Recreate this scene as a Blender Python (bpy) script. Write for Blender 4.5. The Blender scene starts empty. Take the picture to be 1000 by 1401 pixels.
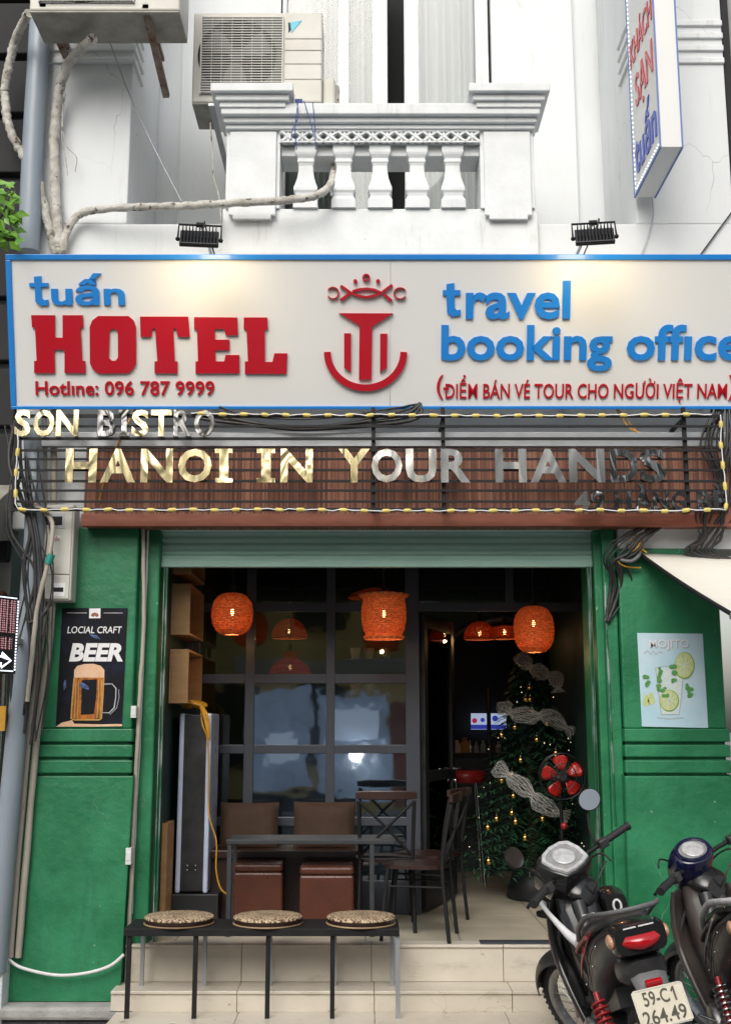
import bpy, math, random
from math import sin, cos, pi, radians
from mathutils import Vector, Matrix

# ------------------------------------------------------------------ camera, sky, sun, exposure
SC = bpy.context.scene
COL = SC.collection
FPX, PITCH, CAMP = 1575.0, radians(10.6), Vector((0, -7.5, 1.82))
cam = bpy.data.cameras.new('camera'); cam.sensor_fit = 'VERTICAL'; cam.sensor_height = 36.0
cam.lens = FPX / 1401 * 36; cam.clip_start = 0.05; cam.clip_end = 3000
camo = bpy.data.objects.new('camera', cam); COL.objects.link(camo)
camo.location = CAMP; camo.rotation_euler = (pi / 2 + PITCH, 0, 0); SC.camera = camo

SUN_EL, SUN_AZ = radians(40), radians(194)      # azimuth clockwise from +Y: behind the viewer, a little to the left
W = bpy.data.worlds.new('World'); SC.world = W; W.use_nodes = True
nt = W.node_tree; bg = nt.nodes['Background']
sky = nt.nodes.new('ShaderNodeTexSky'); sky.sky_type = 'NISHITA'; sky.sun_disc = False
sky.sun_elevation = SUN_EL; sky.sun_rotation = SUN_AZ; sky.dust_density = 4.0; sky.air_density = 1.4
hs = nt.nodes.new('ShaderNodeHueSaturation'); hs.inputs['Saturation'].default_value = 0.45
nt.links.new(sky.outputs[0], hs.inputs['Color']); nt.links.new(hs.outputs[0], bg.inputs[0])
bg.inputs[1].default_value = 0.15
sl = bpy.data.lights.new('sun', 'SUN'); sl.energy = 1.0; sl.angle = radians(40); sl.color = (1, .985, .955)
so = bpy.data.objects.new('sun', sl); COL.objects.link(so)
sd = Vector((sin(SUN_AZ) * cos(SUN_EL), cos(SUN_AZ) * cos(SUN_EL), sin(SUN_EL)))
so.rotation_euler = sd.to_track_quat('Z', 'Y').to_euler()
vs = SC.view_settings; vs.view_transform = 'Standard'; vs.look = 'None'; vs.gamma = 1; vs.exposure = 0.26

# ------------------------------------------------------------------ pixel rays of the photograph (1000 x 1401) to world points
UPV, FWD = Vector((0, -sin(PITCH), cos(PITCH))), Vector((0, cos(PITCH), sin(PITCH)))
def ray(px, py): return Vector((1, 0, 0)) * ((px - 500) / FPX) + UPV * (-(py - 700.5) / FPX) + FWD
def P(px, py, Y):
    d = ray(px, py); return CAMP + d * ((Y - CAMP.y) / d.y)
def PX(px, py, X):
    d = ray(px, py); return CAMP + d * ((X - CAMP.x) / d.x)
def PZ(px, py, z):
    d = ray(px, py); return CAMP + d * ((z - CAMP.z) / d.z)
def Xp(px, py, Y): return P(px, py, Y).x
def Zp(py, Y): return P(500, py, Y).z

# ------------------------------------------------------------------ mesh building
V3 = Vector
ORG = {}
class MB:
    def __init__(s): s.v = []; s.f = []; s.m = []; s.s = []; s.k = 0
    def mat(s, k): s.k = k; return s
    def add(s, vs, fs, sm=False):
        b = len(s.v); s.v += [V3(q) for q in vs]
        for f in fs: s.f.append([b + i for i in f]); s.m.append(s.k); s.s.append(sm)
        return s
    def box(s, x0, x1, y0, y1, z0, z1):
        x0, x1 = min(x0, x1), max(x0, x1); y0, y1 = min(y0, y1), max(y0, y1); z0, z1 = min(z0, z1), max(z0, z1)
        return s.add([(x, y, z) for x in (x0, x1) for y in (y0, y1) for z in (z0, z1)],
                     [(0, 1, 3, 2), (4, 6, 7, 5), (0, 4, 5, 1), (2, 3, 7, 6), (0, 2, 6, 4), (1, 5, 7, 3)])
    def boxr(s, c, size, rot=None):
        R = rot if rot is not None else Matrix.Identity(3); c = V3(c); hx, hy, hz = [q / 2 for q in size]
        return s.add([c + R @ V3((x, y, z)) for x in (-hx, hx) for y in (-hy, hy) for z in (-hz, hz)],
                     [(0, 1, 3, 2), (4, 6, 7, 5), (0, 4, 5, 1), (2, 3, 7, 6), (0, 2, 6, 4), (1, 5, 7, 3)])
    def bar(s, p, q, w, h=None, up=(0, 0, 1)):
        p, q = V3(p), V3(q); d = q - p; L = d.length; d.normalize(); u = V3(up)
        if abs(d.dot(u)) > .98: u = V3((0, 1, 0))
        a = d.cross(u).normalized(); b = a.cross(d)
        R = Matrix((d, a, b)).transposed()
        return s.boxr((p + q) / 2, (L, w, h if h else w), R)
    def tube(s, pts, r, n=8, closed=False, sm=True, flat=1.0):
        pts = [V3(q) for q in pts]; k = len(pts)
        rr = r if isinstance(r, (list, tuple)) else [r] * k
        t = []
        for i in range(k):
            a = pts[i - 1] if (i or closed) else pts[0]; b = pts[(i + 1) % k] if (i < k - 1 or closed) else pts[-1]
            d = b - a
            t.append(d.normalized() if d.length > 1e-9 else V3((0, 0, 1)))
        u = t[0].orthogonal().normalized(); vs = []
        for i in range(k):
            u = u - t[i] * u.dot(t[i])
            u = u.normalized() if u.length > 1e-6 else t[i].orthogonal().normalized()
            w = t[i].cross(u)
            vs += [pts[i] + (u * cos(2 * pi * j / n) + w * sin(2 * pi * j / n) * flat) * rr[i] for j in range(n)]
        fs = []
        for i in range(k if closed else k - 1):
            o, p2 = i * n, ((i + 1) % k) * n
            fs += [(o + j, o + (j + 1) % n, p2 + (j + 1) % n, p2 + j) for j in range(n)]
        s.add(vs, fs, sm)
        if not closed: s.add(vs[:n], [tuple(range(n))[::-1]]); s.add(vs[-n:], [tuple(range(n))])
        return s
    def lathe(s, prof, c=(0, 0, 0), n=24, R=None, sm=True, sq=False, cap=True):
        R = R if R is not None else Matrix.Identity(3); c = V3(c); vs = []
        for r, z in prof:
            for j in range(n):
                a = 2 * pi * j / n + (pi / 4 if sq else 0); vs.append(c + R @ V3((r * cos(a), r * sin(a), z)))
        fs = []
        for i in range(len(prof) - 1):
            for j in range(n): fs.append((i * n + j, i * n + (j + 1) % n, (i + 1) * n + (j + 1) % n, (i + 1) * n + j))
        s.add(vs, fs, sm)
        if cap: s.add(vs[:n], [tuple(range(n))[::-1]]); s.add(vs[-n:], [tuple(range(n))])
        return s
    def ball(s, c, r, n=12, m=8):
        r = r if isinstance(r, (list, tuple)) else (r, r, r); c = V3(c)
        vs = [c + V3((0, 0, r[2]))]; fs = []
        for i in range(1, m):
            for j in range(n):
                a, b = pi * i / m, 2 * pi * j / n; vs.append(c + V3((r[0] * sin(a) * cos(b), r[1] * sin(a) * sin(b), r[2] * cos(a))))
        vs.append(c - V3((0, 0, r[2])))
        for j in range(n): fs.append((0, 1 + j, 1 + (j + 1) % n)); fs.append((len(vs) - 1, 1 + (m - 2) * n + (j + 1) % n, 1 + (m - 2) * n + j))
        for i in range(m - 2):
            for j in range(n): fs.append((1 + i * n + j, 1 + (i + 1) * n + j, 1 + (i + 1) * n + (j + 1) % n, 1 + i * n + (j + 1) % n))
        return s.add(vs, fs, True)
    def prism(s, pts, off):
        pts = [V3(q) for q in pts]; off = V3(off); n = len(pts)
        return s.add(pts + [q + off for q in pts], [tuple(range(n))[::-1], tuple(range(n, 2 * n))] +
                     [(i, (i + 1) % n, n + (i + 1) % n, n + i) for i in range(n)])
    def rings(s, rs, caps=True, sm=True, closed=True):
        n = len(rs[0]); vs = [q for r in rs for q in r]; fs = []
        for i in range(len(rs) - 1):
            for j in range(n if closed else n - 1): fs.append((i * n + j, i * n + (j + 1) % n, (i + 1) * n + (j + 1) % n, (i + 1) * n + j))
        s.add(vs, fs, sm)
        if caps: s.add(rs[0], [tuple(range(n))[::-1]], False); s.add(rs[-1], [tuple(range(n))], False)
        return s
    def build(s, name, mats, parent=None, bevel=0, world=True, subd=0, seg=2, tri=False):
        me = bpy.data.meshes.new(name)
        o0 = ORG.get(parent.name, V3((0, 0, 0))) if (parent is not None and world) else V3((0, 0, 0))
        me.from_pydata([q - o0 for q in s.v], [], s.f)
        mats = mats if isinstance(mats, (list, tuple)) else [mats]
        for m in mats: me.materials.append(m)
        me.polygons.foreach_set('material_index', s.m); me.polygons.foreach_set('use_smooth', s.s); me.update()
        o = bpy.data.objects.new(name, me); COL.objects.link(o)
        if parent is not None: o.parent = parent; ORG[o.name] = o0
        if bevel:
            b = o.modifiers.new('bevel', 'BEVEL'); b.width = bevel; b.segments = seg; b.limit_method = 'ANGLE'; b.angle_limit = radians(40)
        if subd:
            b = o.modifiers.new('subd', 'SUBSURF'); b.levels = subd; b.render_levels = subd
        return o

def tag(o, label=None, cat=None, group=None, kind=None):
    if label: o['label'] = label
    if cat: o['category'] = cat
    if group: o['group'] = group
    if kind: o['kind'] = kind
    return o
def empty(name, loc, label=None, cat=None, group=None, kind=None, rz=0):
    o = bpy.data.objects.new(name, None); COL.objects.link(o); o.location = loc; o.rotation_euler = (0, 0, rz); o.empty_display_size = .1
    ORG[o.name] = V3(loc); return tag(o, label, cat, group, kind)
def copy_tree(o, parent=None, loc=None, rz=None, label=None):
    c = o.copy(); COL.objects.link(c)
    if parent is not None: c.parent = parent
    if loc is not None: c.location = loc
    if rz is not None: c.rotation_euler = (0, 0, rz)
    if label: c['label'] = label
    for ch in list(o.children): copy_tree(ch, c)
    return c

# ------------------------------------------------------------------ materials
def M(name, col, rough=.6, metal=0., col2=None, f2=.5, sc=3., det=6, bump=0., bsc=40., spots=None, st=(1, 1, 1), coat=0., emit=None, es=0., trans=0., alpha=1., rv=.15, spec=.5, w=(.35, .68), streak=None, crack=None):
    m = bpy.data.materials.new(name); m.use_nodes = True; n = m.node_tree.nodes; l = m.node_tree.links
    b = n['Principled BSDF']; c4 = lambda c: (c[0], c[1], c[2], 1)
    b.inputs['Base Color'].default_value = c4(col); b.inputs['Roughness'].default_value = rough; b.inputs['Metallic'].default_value = metal
    b.inputs['Specular IOR Level'].default_value = spec
    b.inputs['Coat Weight'].default_value = coat; b.inputs['Transmission Weight'].default_value = trans; b.inputs['Alpha'].default_value = alpha
    if emit: b.inputs['Emission Color'].default_value = c4(emit); b.inputs['Emission Strength'].default_value = es
    tc = n.new('ShaderNodeTexCoord'); mp = n.new('ShaderNodeMapping'); mp.inputs['Scale'].default_value = st; l.new(tc.outputs['Object'], mp.inputs[0])
    def noise(s, d=6, r=.6):
        q = n.new('ShaderNodeTexNoise'); q.inputs['Scale'].default_value = s; q.inputs['Detail'].default_value = d; q.inputs['Roughness'].default_value = r
        l.new(mp.outputs[0], q.inputs['Vector']); return q
    last = None
    if col2:
        q = noise(sc, det); r = n.new('ShaderNodeMapRange'); r.inputs[1].default_value = w[0]; r.inputs[2].default_value = w[1]; r.inputs[4].default_value = f2
        l.new(q.outputs[0], r.inputs[0]); x = n.new('ShaderNodeMixRGB'); x.inputs[1].default_value = c4(col); x.inputs[2].default_value = c4(col2)
        l.new(r.outputs[0], x.inputs[0]); last = x.outputs[0]
        if rv:
            rr = n.new('ShaderNodeMapRange'); rr.inputs[3].default_value = max(0.02, rough - rv); rr.inputs[4].default_value = min(1, rough + rv)
            l.new(q.outputs[0], rr.inputs[0]); l.new(rr.outputs[0], b.inputs['Roughness'])
    if spots:
        sc_, thr, ssc = spots; q = noise(ssc, 5, .65); r = n.new('ShaderNodeMapRange'); r.inputs[1].default_value = thr; r.inputs[2].default_value = thr + .06
        l.new(q.outputs[0], r.inputs[0]); x = n.new('ShaderNodeMixRGB'); x.inputs[2].default_value = c4(sc_)
        if last: l.new(last, x.inputs[1])
        else: x.inputs[1].default_value = c4(col)
        l.new(r.outputs[0], x.inputs[0]); last = x.outputs[0]
    def over(fac, colr):
        nonlocal last
        x = n.new('ShaderNodeMixRGB'); x.inputs[2].default_value = c4(colr); l.new(fac, x.inputs[0])
        if last: l.new(last, x.inputs[1])
        else: x.inputs[1].default_value = c4(col)
        last = x.outputs[0]
    if streak:                                      # runs of dirt or paint with a shape of their own
        kc, thr, amt, kx, kz = streak; mp2 = n.new('ShaderNodeMapping'); mp2.inputs['Scale'].default_value = (kx, kx, kz); l.new(tc.outputs['Object'], mp2.inputs[0])
        q = n.new('ShaderNodeTexNoise'); q.inputs['Scale'].default_value = 1; q.inputs['Detail'].default_value = 8; q.inputs['Roughness'].default_value = .7; l.new(mp2.outputs[0], q.inputs[0])
        r = n.new('ShaderNodeMapRange'); r.inputs[1].default_value = thr; r.inputs[2].default_value = thr + .16; r.inputs[4].default_value = amt; l.new(q.outputs[0], r.inputs[0]); over(r.outputs[0], kc)
    if crack:
        kc, ks, kw = crack; q0 = noise(1.7, 4); mv = n.new('ShaderNodeVectorMath'); mv.operation = 'MULTIPLY_ADD'; mv.inputs[1].default_value = (.5, .5, .5); l.new(q0.outputs['Color'], mv.inputs[0]); l.new(tc.outputs['Object'], mv.inputs[2])
        q = n.new('ShaderNodeTexVoronoi'); q.feature = 'DISTANCE_TO_EDGE'; q.inputs['Scale'].default_value = ks; l.new(mv.outputs[0], q.inputs[0]); q3 = noise(.9, 2)
        r = n.new('ShaderNodeMapRange'); r.inputs[1].default_value = 0; r.inputs[2].default_value = kw; r.inputs[3].default_value = 1; r.inputs[4].default_value = 0; l.new(q.outputs['Distance'], r.inputs[0])
        r2 = n.new('ShaderNodeMapRange'); r2.inputs[1].default_value = .52; r2.inputs[2].default_value = .58; r2.inputs[4].default_value = .7; l.new(q3.outputs[0], r2.inputs[0]); mm = n.new('ShaderNodeMath'); mm.operation = 'MULTIPLY'; l.new(r.outputs[0], mm.inputs[0]); l.new(r2.outputs[0], mm.inputs[1]); over(mm.outputs[0], kc)
    if last: l.new(last, b.inputs['Base Color'])
    if bump:
        q = noise(bsc, 4); bp = n.new('ShaderNodeBump'); bp.inputs['Strength'].default_value = bump; bp.inputs['Distance'].default_value = .01
        l.new(q.outputs[0], bp.inputs['Height']); l.new(bp.outputs[0], b.inputs['Normal'])
    return m
def glass(name, tint=(.9, .95, .93), ior=1.5, boost=0.0, painted_haze=0.):
    m = bpy.data.materials.new(name); m.use_nodes = True; n = m.node_tree.nodes; l = m.node_tree.links; n.remove(n['Principled BSDF'])
    t = n.new('ShaderNodeBsdfTransparent'); t.inputs[0].default_value = (*tint, 1)
    g = n.new('ShaderNodeBsdfGlossy'); g.inputs['Roughness'].default_value = .03
    f = n.new('ShaderNodeFresnel'); f.inputs[0].default_value = ior
    a = n.new('ShaderNodeMath'); a.inputs[1].default_value = boost; a.use_clamp = True; l.new(f.outputs[0], a.inputs[0])
    tc = n.new('ShaderNodeTexCoord'); q = n.new('ShaderNodeTexNoise'); q.inputs['Scale'].default_value = 1.6; q.inputs['Detail'].default_value = 3; l.new(tc.outputs['Object'], q.inputs[0])
    bp = n.new('ShaderNodeBump'); bp.inputs['Strength'].default_value = .06; bp.inputs['Distance'].default_value = .05; l.new(q.outputs[0], bp.inputs['Height']); l.new(bp.outputs[0], g.inputs['Normal'])
    x = n.new('ShaderNodeMixShader'); l.new(a.outputs[0], x.inputs[0]); l.new(t.outputs[0], x.inputs[1]); l.new(g.outputs[0], x.inputs[2])
    if painted_haze:  # bluish haze painted over the pane in place of street reflections
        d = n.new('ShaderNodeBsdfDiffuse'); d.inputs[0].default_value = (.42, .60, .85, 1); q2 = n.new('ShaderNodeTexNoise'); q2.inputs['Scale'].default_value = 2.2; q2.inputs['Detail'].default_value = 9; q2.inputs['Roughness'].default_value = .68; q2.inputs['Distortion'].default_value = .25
        l.new(tc.outputs['Object'], q2.inputs[0]); r = n.new('ShaderNodeMapRange'); r.inputs[1].default_value = .30; r.inputs[2].default_value = .75; r.inputs[4].default_value = painted_haze; l.new(q2.outputs[0], r.inputs[0])
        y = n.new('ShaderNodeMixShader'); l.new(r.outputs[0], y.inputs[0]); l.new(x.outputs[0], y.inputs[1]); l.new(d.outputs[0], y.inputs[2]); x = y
    l.new(x.outputs[0], n['Material Output'].inputs[0]); return m

MT = dict(
 white=M('white_paint', (.74, .76, .765), .75, col2=(.64, .665, .67), f2=.7, sc=1.6, bump=.3, bsc=18, st=(1, 1, .45), spots=((.46, .455, .43), .71, 3.5), streak=((.43, .42, .38), .58, .45, 5, .5), crack=((.34, .34, .33), 1.1, .004)),
 white2=M('white_trim', (.76, .78, .78), .65, col2=(.64, .66, .655), f2=.6, sc=5, bump=.25, bsc=30, spots=((.42, .41, .37), .69, 7), streak=((.40, .39, .34), .57, .5, 9, 1.4)),
 green=M('green_paint', (.010, .150, .058), .5, col2=(.024, .235, .10), f2=.75, sc=3.2, bump=.6, bsc=14, spots=((.34, .47, .39), .69, 15), rv=.2, w=(.40, .64), streak=((.006, .085, .038), .55, .5, 6, 1.1), crack=((.20, .32, .25), 1.6, .005)),
 greend=M('dark_green_paint', (.008, .13, .055), .5, col2=(.015, .2, .09), f2=.6, sc=4, bump=.4, bsc=20, spots=((.3, .4, .35), .70, 13)),
 shutter=M('shutter_paint', (.36, .58, .48), .5, col2=(.27, .46, .38), f2=.6, sc=3, st=(1, 1, 4), spots=((.33, .36, .33), .70, 6), bump=.1),
 steel=M('galvanised_steel', (.42, .44, .46), .45, .6, col2=(.3, .31, .32), sc=5, bump=.1),
 grey=M('grey_plastic', (.32, .34, .36), .5, col2=(.24, .25, .26), f2=.7, sc=4),
 pipe=M('blue_grey_pipe', (.27, .32, .37), .4, col2=(.2, .23, .26), f2=.7, sc=3, st=(3, 3, .6), spots=((.12, .12, .12), .68, 5)),
 beige=M('aged_beige_plastic', (.45, .41, .34), .6, col2=(.30, .27, .22), f2=.7, sc=6, st=(2, 2, .5), spots=((.15, .13, .11), .66, 8)),
 tape=M('aged_wrapping_tape', (.58, .56, .51), .85, col2=(.30, .265, .22), f2=.85, sc=11, bump=1., bsc=45, spots=((.07, .055, .045), .585, 16), w=(.42, .7)),
 black=M('black_steel', (.012, .012, .013), .6, col2=(.022, .022, .022), f2=.5, sc=12, bump=.1, spec=.25),
 matte=M('black_rubber', (.015, .015, .016), .7, col2=(.03, .03, .03), f2=.5, sc=9, bump=.2, bsc=90),
 cable=M('black_cable', (.016, .016, .017), .5, col2=(.06, .055, .05), f2=.6, sc=10),
 blue=M('blue_letter', (.015, .22, .66), .35, col2=(.03, .24, .62), f2=.5, sc=4, coat=.2),
 red=M('red_letter', (.47, .006, .018), .35, col2=(.40, .004, .02), f2=.5, sc=4, coat=.2),
 panel=M('sign_panel', (.74, .74, .72), .5, col2=(.70, .705, .69), f2=.5, sc=1.3),
 brown=M('brown_board', (.32, .095, .05), .5, col2=(.19, .055, .032), f2=.7, sc=6, st=(1, 1, 6), bump=.2),
 acw=M('ac_casing', (.60, .585, .53), .45, col2=(.50, .48, .42), f2=.7, sc=3, spots=((.3, .27, .22), .70, 6)),
 acd=M('ac_underside', (.36, .35, .30), .6, col2=(.20, .19, .16), f2=.8, sc=7, spots=((.2, .09, .04), .66, 9), bump=.2),
 rust=M('rusty_steel', (.16, .065, .03), .8, col2=(.36, .34, .30), f2=.8, sc=9, bump=.6, bsc=50, spots=((.05, .02, .012), .60, 14)),
 dark=M('dark_void', (.012, .012, .013), .8, col2=(.03, .03, .03), sc=3),
 frame=M('slate_frame', (.055, .062, .078), .4, col2=(.035, .04, .05), f2=.6, sc=5),
 tile=M('beige_tile', (.66, .605, .51), .32, col2=(.54, .48, .39), f2=.8, sc=2.6, spots=((.20, .16, .12), .655, 8), rv=.12, bump=.08, streak=((.30, .25, .19), .56, .6, 2.2, 7), crack=((.22, .18, .14), 2.2, .004)),
 grout=M('grout', (.22, .19, .16), .9, col2=(.1, .09, .08), sc=20),
 conc=M('concrete', (.42, .41, .39), .85, col2=(.25, .245, .23), f2=.8, sc=6, bump=.6, bsc=40, spots=((.12, .12, .12), .64, 8)),
 rock=M('dark_stone', (.035, .036, .038), .6, col2=(.11, .11, .115), f2=.8, sc=12, bump=.9, bsc=30, spots=((.38, .38, .38), .72, 40)),
 wood=M('plywood', (.42, .24, .10), .55, col2=(.30, .15, .055), f2=.8, sc=4, st=(1, 1, 5), spots=((.10, .04, .02), .69, 5)),
 dwood=M('dark_wood', (.038, .018, .013), .35, col2=(.022, .011, .009), f2=.7, sc=5, st=(5, 1, 1)),
 leather=M('brown_leather', (.10, .032, .018), .3, col2=(.065, .021, .012), f2=.7, sc=7, bump=.25, bsc=120),
 cush=M('brown_cushion', (.046, .022, .011), .85, col2=(.032, .015, .008), f2=.6, sc=9, bump=.3, bsc=200),
 chrome=M('chrome', (.75, .75, .75), .12, 1., col2=(.6, .6, .6), f2=.5, sc=8),
 alu=M('cast_aluminium', (.42, .42, .41), .38, .9, col2=(.25, .25, .25), f2=.7, sc=14, bump=.2),
 gloss=M('gloss_black_plastic', (.012, .012, .013), .22, col2=(.022, .022, .022), f2=.5, sc=6, coat=.25),
 satin=M('satin_black_plastic', (.020, .020, .021), .38, col2=(.05, .05, .05), f2=.7, sc=9, bump=.08, bsc=150),
 greyp=M('grey_moulded_plastic', (.12, .12, .122), .5, col2=(.17, .17, .17), f2=.6, sc=9),
 redp=M('red_plastic', (.36, .02, .022), .35, col2=(.26, .015, .02), f2=.5, sc=7),
 salmon=M('worn_red_vinyl', (.36, .10, .09), .5, col2=(.25, .06, .055), f2=.6, sc=9),
 lens=M('red_lens', (.45, .005, .010), .12, col2=(.42, .003, .01), f2=.6, sc=60, coat=.6),
 amber=M('amber_lens', (.60, .34, .22), .15, col2=(.45, .2, .1), f2=.6, sc=60, coat=.5),
 plate=M('plate_white', (.66, .61, .48), .5, col2=(.56, .50, .38), f2=.6, sc=20),
 ink=M('plate_ink', (.05, .045, .03), .6, col2=(.12, .11, .08), f2=.6, sc=60),
 navy=M('navy_paint', (.006, .007, .036), .18, col2=(.009, .011, .052), f2=.5, sc=6, coat=.5),
 taupe=M('taupe_plastic', (.07, .057, .05), .35, col2=(.05, .04, .036), f2=.6, sc=6),
 silver=M('silver_plastic', (.66, .66, .66), .35, .3, col2=(.33, .33, .33), f2=.6, sc=30, bump=.3, bsc=70),
 gauge=M('gauge_face', (.30, .30, .30), .3, col2=(.16, .16, .16), f2=.7, sc=30, coat=.5),
 rim=M('wheel_rim', (.40, .40, .40), .35, .8, col2=(.25, .24, .23), f2=.6, sc=20),
 mirror=M('mirror_glass', (.30, .31, .32), .06, 1.),
 hose=M('white_plastic', (.72, .72, .72), .4, col2=(.6, .6, .6), f2=.6, sc=20),
 yellow=M('yellow_cable', (.65, .34, .03), .5, col2=(.5, .25, .02), f2=.6, sc=20),
 ytape=M('yellow_sleeve', (.72, .58, .16), .45, col2=(.6, .45, .1), f2=.6, sc=40),
 canvas=M('white_canvas', (.74, .71, .63), .8, col2=(.64, .61, .54), f2=.6, sc=2.5, bump=.15, bsc=200),
 leaf=M('leaf', (.10, .26, .022), .45, col2=(.20, .40, .04), f2=.8, sc=14),
 paper=M('white_print', (.80, .80, .80), .6, col2=(.7, .7, .7), f2=.4, sc=30),
 posterk=M('black_print', (.006, .006, .009), .6, spec=.2,  col2=(.016, .02, .055), f2=.8, sc=7, w=(.5, .75)),
 posterb=M('pale_blue_print', (.42, .64, .74), .5, col2=(.62, .74, .80), f2=.8, sc=4),
 beerc=M('amber_print', (.50, .16, .02), .4, col2=(.03, .012, .008), f2=.9, sc=9, st=(2.5, 1, .6), w=(.42, .62)),
 foam=M('foam_print', (.72, .42, .24), .5, col2=(.80, .58, .42), f2=.7, sc=14),
 gold=M('gold_print', (.62, .38, .10), .4, col2=(.4, .2, .04), f2=.7, sc=30),
 lime=M('lime_print', (.50, .58, .22), .5, col2=(.62, .68, .40), f2=.7, sc=30),
 limer=M('lime_rind_print', (.22, .36, .06), .5),
 mint=M('mint_print', (.06, .24, .05), .5, col2=(.16, .42, .12), f2=.8, sc=60),
 ice=M('glass_print', (.66, .76, .74), .5, col2=(.54, .66, .66), f2=.8, sc=25),
 gprint=M('grey_print', (.42, .46, .48), .5),
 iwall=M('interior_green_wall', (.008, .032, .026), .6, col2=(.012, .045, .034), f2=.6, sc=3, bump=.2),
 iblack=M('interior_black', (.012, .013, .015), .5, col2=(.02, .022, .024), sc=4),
 curtain=M('curtain', (.34, .37, .35), .85, col2=(.27, .295, .28), f2=.5, sc=5, st=(6, 6, .4)),
 wicker=M('wicker', (.50, .36, .20), .6, col2=(.12, .06, .035), f2=.95, sc=1, bump=.3),
 tree=M('fir_needles', (.022, .085, .038), .6, col2=(.045, .14, .06), f2=.7, sc=8),
 bark=M('trunk_bark', (.06, .04, .025), .8, col2=(.03, .02, .015), sc=20),
 bauble=M('gold_bauble', (.80, .52, .16), .16, 1., col2=(.7, .42, .12), f2=.5, sc=9),
 tulle=M('white_tulle', (.62, .62, .58), .8, alpha=.30),
 edge=M('light_strip', (.62, .68, .84), .3, col2=(.36, .43, .58), f2=.5, sc=3, coat=.5),
 blueg=M('blue_string', (.03, .06, .25), .6), ochre=M('ochre_wall', (.78, .58, .22), .7, col2=(.66, .47, .16), sc=2),
 greyw=M('grey_wall', (.32, .32, .31), .8, col2=(.22, .22, .21), sc=2), crown=M('street_leaves', (.03, .075, .018), .6, col2=(.06, .12, .03), sc=4),
 asphalt=M('asphalt', (.07, .07, .072), .85, col2=(.045, .045, .047), f2=.8, sc=3, bump=.6, bsc=120),
 pave=M('pavement', (.20, .195, .185), .8, col2=(.13, .125, .12), f2=.8, sc=3, bump=.4, bsc=60, spots=((.06, .06, .06), .66, 5)),
 glass=glass('window_glass', (.80, .86, .85), 1.5, .03), glass_haze=glass('reflection_haze_glass', (.62, .68, .70), 1.5, .16, .035), glassu=glass('upper_window_glass', (.90, .92, .92), 1.45, .02),
)
# ------------------------------------------------------------------ special materials
def node_mat(name):
    m = bpy.data.materials.new(name); m.use_nodes = True
    return m, m.node_tree.nodes, m.node_tree.links, m.node_tree.nodes['Principled BSDF']
def stick_mat():                                   # split bamboo sticks, each its own tone
    m, n, l, b = node_mat('bamboo_sticks'); tc = n.new('ShaderNodeTexCoord'); sp = n.new('ShaderNodeSeparateXYZ'); l.new(tc.outputs['Object'], sp.inputs[0])
    a = n.new('ShaderNodeMath'); a.operation = 'MULTIPLY'; a.inputs[1].default_value = 95; l.new(sp.outputs[0], a.inputs[0])
    f = n.new('ShaderNodeMath'); f.operation = 'FLOOR'; l.new(a.outputs[0], f.inputs[0])
    wn = n.new('ShaderNodeTexWhiteNoise'); wn.noise_dimensions = '1D'; l.new(f.outputs[0], wn.inputs['W'])
    r = n.new('ShaderNodeValToRGB'); e = r.color_ramp.elements
    e[0].color = (.14, .045, .026, 1); e[1].color = (.46, .20, .115, 1); x = e.new(.5); x.color = (.28, .095, .055, 1); l.new(wn.outputs[0], r.inputs[0])
    mp = n.new('ShaderNodeMapping'); mp.inputs['Scale'].default_value = (95, 4, 4); l.new(tc.outputs['Object'], mp.inputs[0])
    q = n.new('ShaderNodeTexNoise'); q.inputs['Scale'].default_value = 1.3; q.inputs['Detail'].default_value = 4; l.new(mp.outputs[0], q.inputs[0])
    mx = n.new('ShaderNodeMixRGB'); mx.blend_type = 'MULTIPLY'; mx.inputs[0].default_value = .6; l.new(r.outputs[0], mx.inputs[1]); l.new(q.outputs[0], mx.inputs[2])
    g = n.new('ShaderNodeGamma'); g.inputs[1].default_value = .85; l.new(mx.outputs[0], g.inputs[0]); l.new(g.outputs[0], b.inputs['Base Color'])
    fr = n.new('ShaderNodeMath'); fr.operation = 'PINGPONG'; fr.inputs[1].default_value = .5; l.new(a.outputs[0], fr.inputs[0])
    bp = n.new('ShaderNodeBump'); bp.inputs['Strength'].default_value = .7; bp.inputs['Distance'].default_value = .008; l.new(fr.outputs[0], bp.inputs['Height']); l.new(bp.outputs[0], b.inputs['Normal'])
    b.inputs['Roughness'].default_value = .5; return m
def mirror_mat(name, col, k):                      # bent mirror-polished sheet metal
    m, n, l, b = node_mat(name); b.inputs['Base Color'].default_value = (*col, 1); b.inputs['Metallic'].default_value = 1; b.inputs['Roughness'].default_value = .17
    tc = n.new('ShaderNodeTexCoord'); mp = n.new('ShaderNodeMapping'); mp.inputs['Scale'].default_value = (1, 1, .45); mp.inputs['Rotation'].default_value = (0, .5, 0); l.new(tc.outputs['Object'], mp.inputs[0])
    q = n.new('ShaderNodeTexNoise'); q.inputs['Scale'].default_value = k; q.inputs['Detail'].default_value = 2; q.inputs['Distortion'].default_value = 1.2; l.new(mp.outputs[0], q.inputs[0])
    bp = n.new('ShaderNodeBump'); bp.inputs['Strength'].default_value = 1; bp.inputs['Distance'].default_value = .012; l.new(q.outputs[0], bp.inputs['Height']); l.new(bp.outputs[0], b.inputs['Normal'])
    return m
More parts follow.
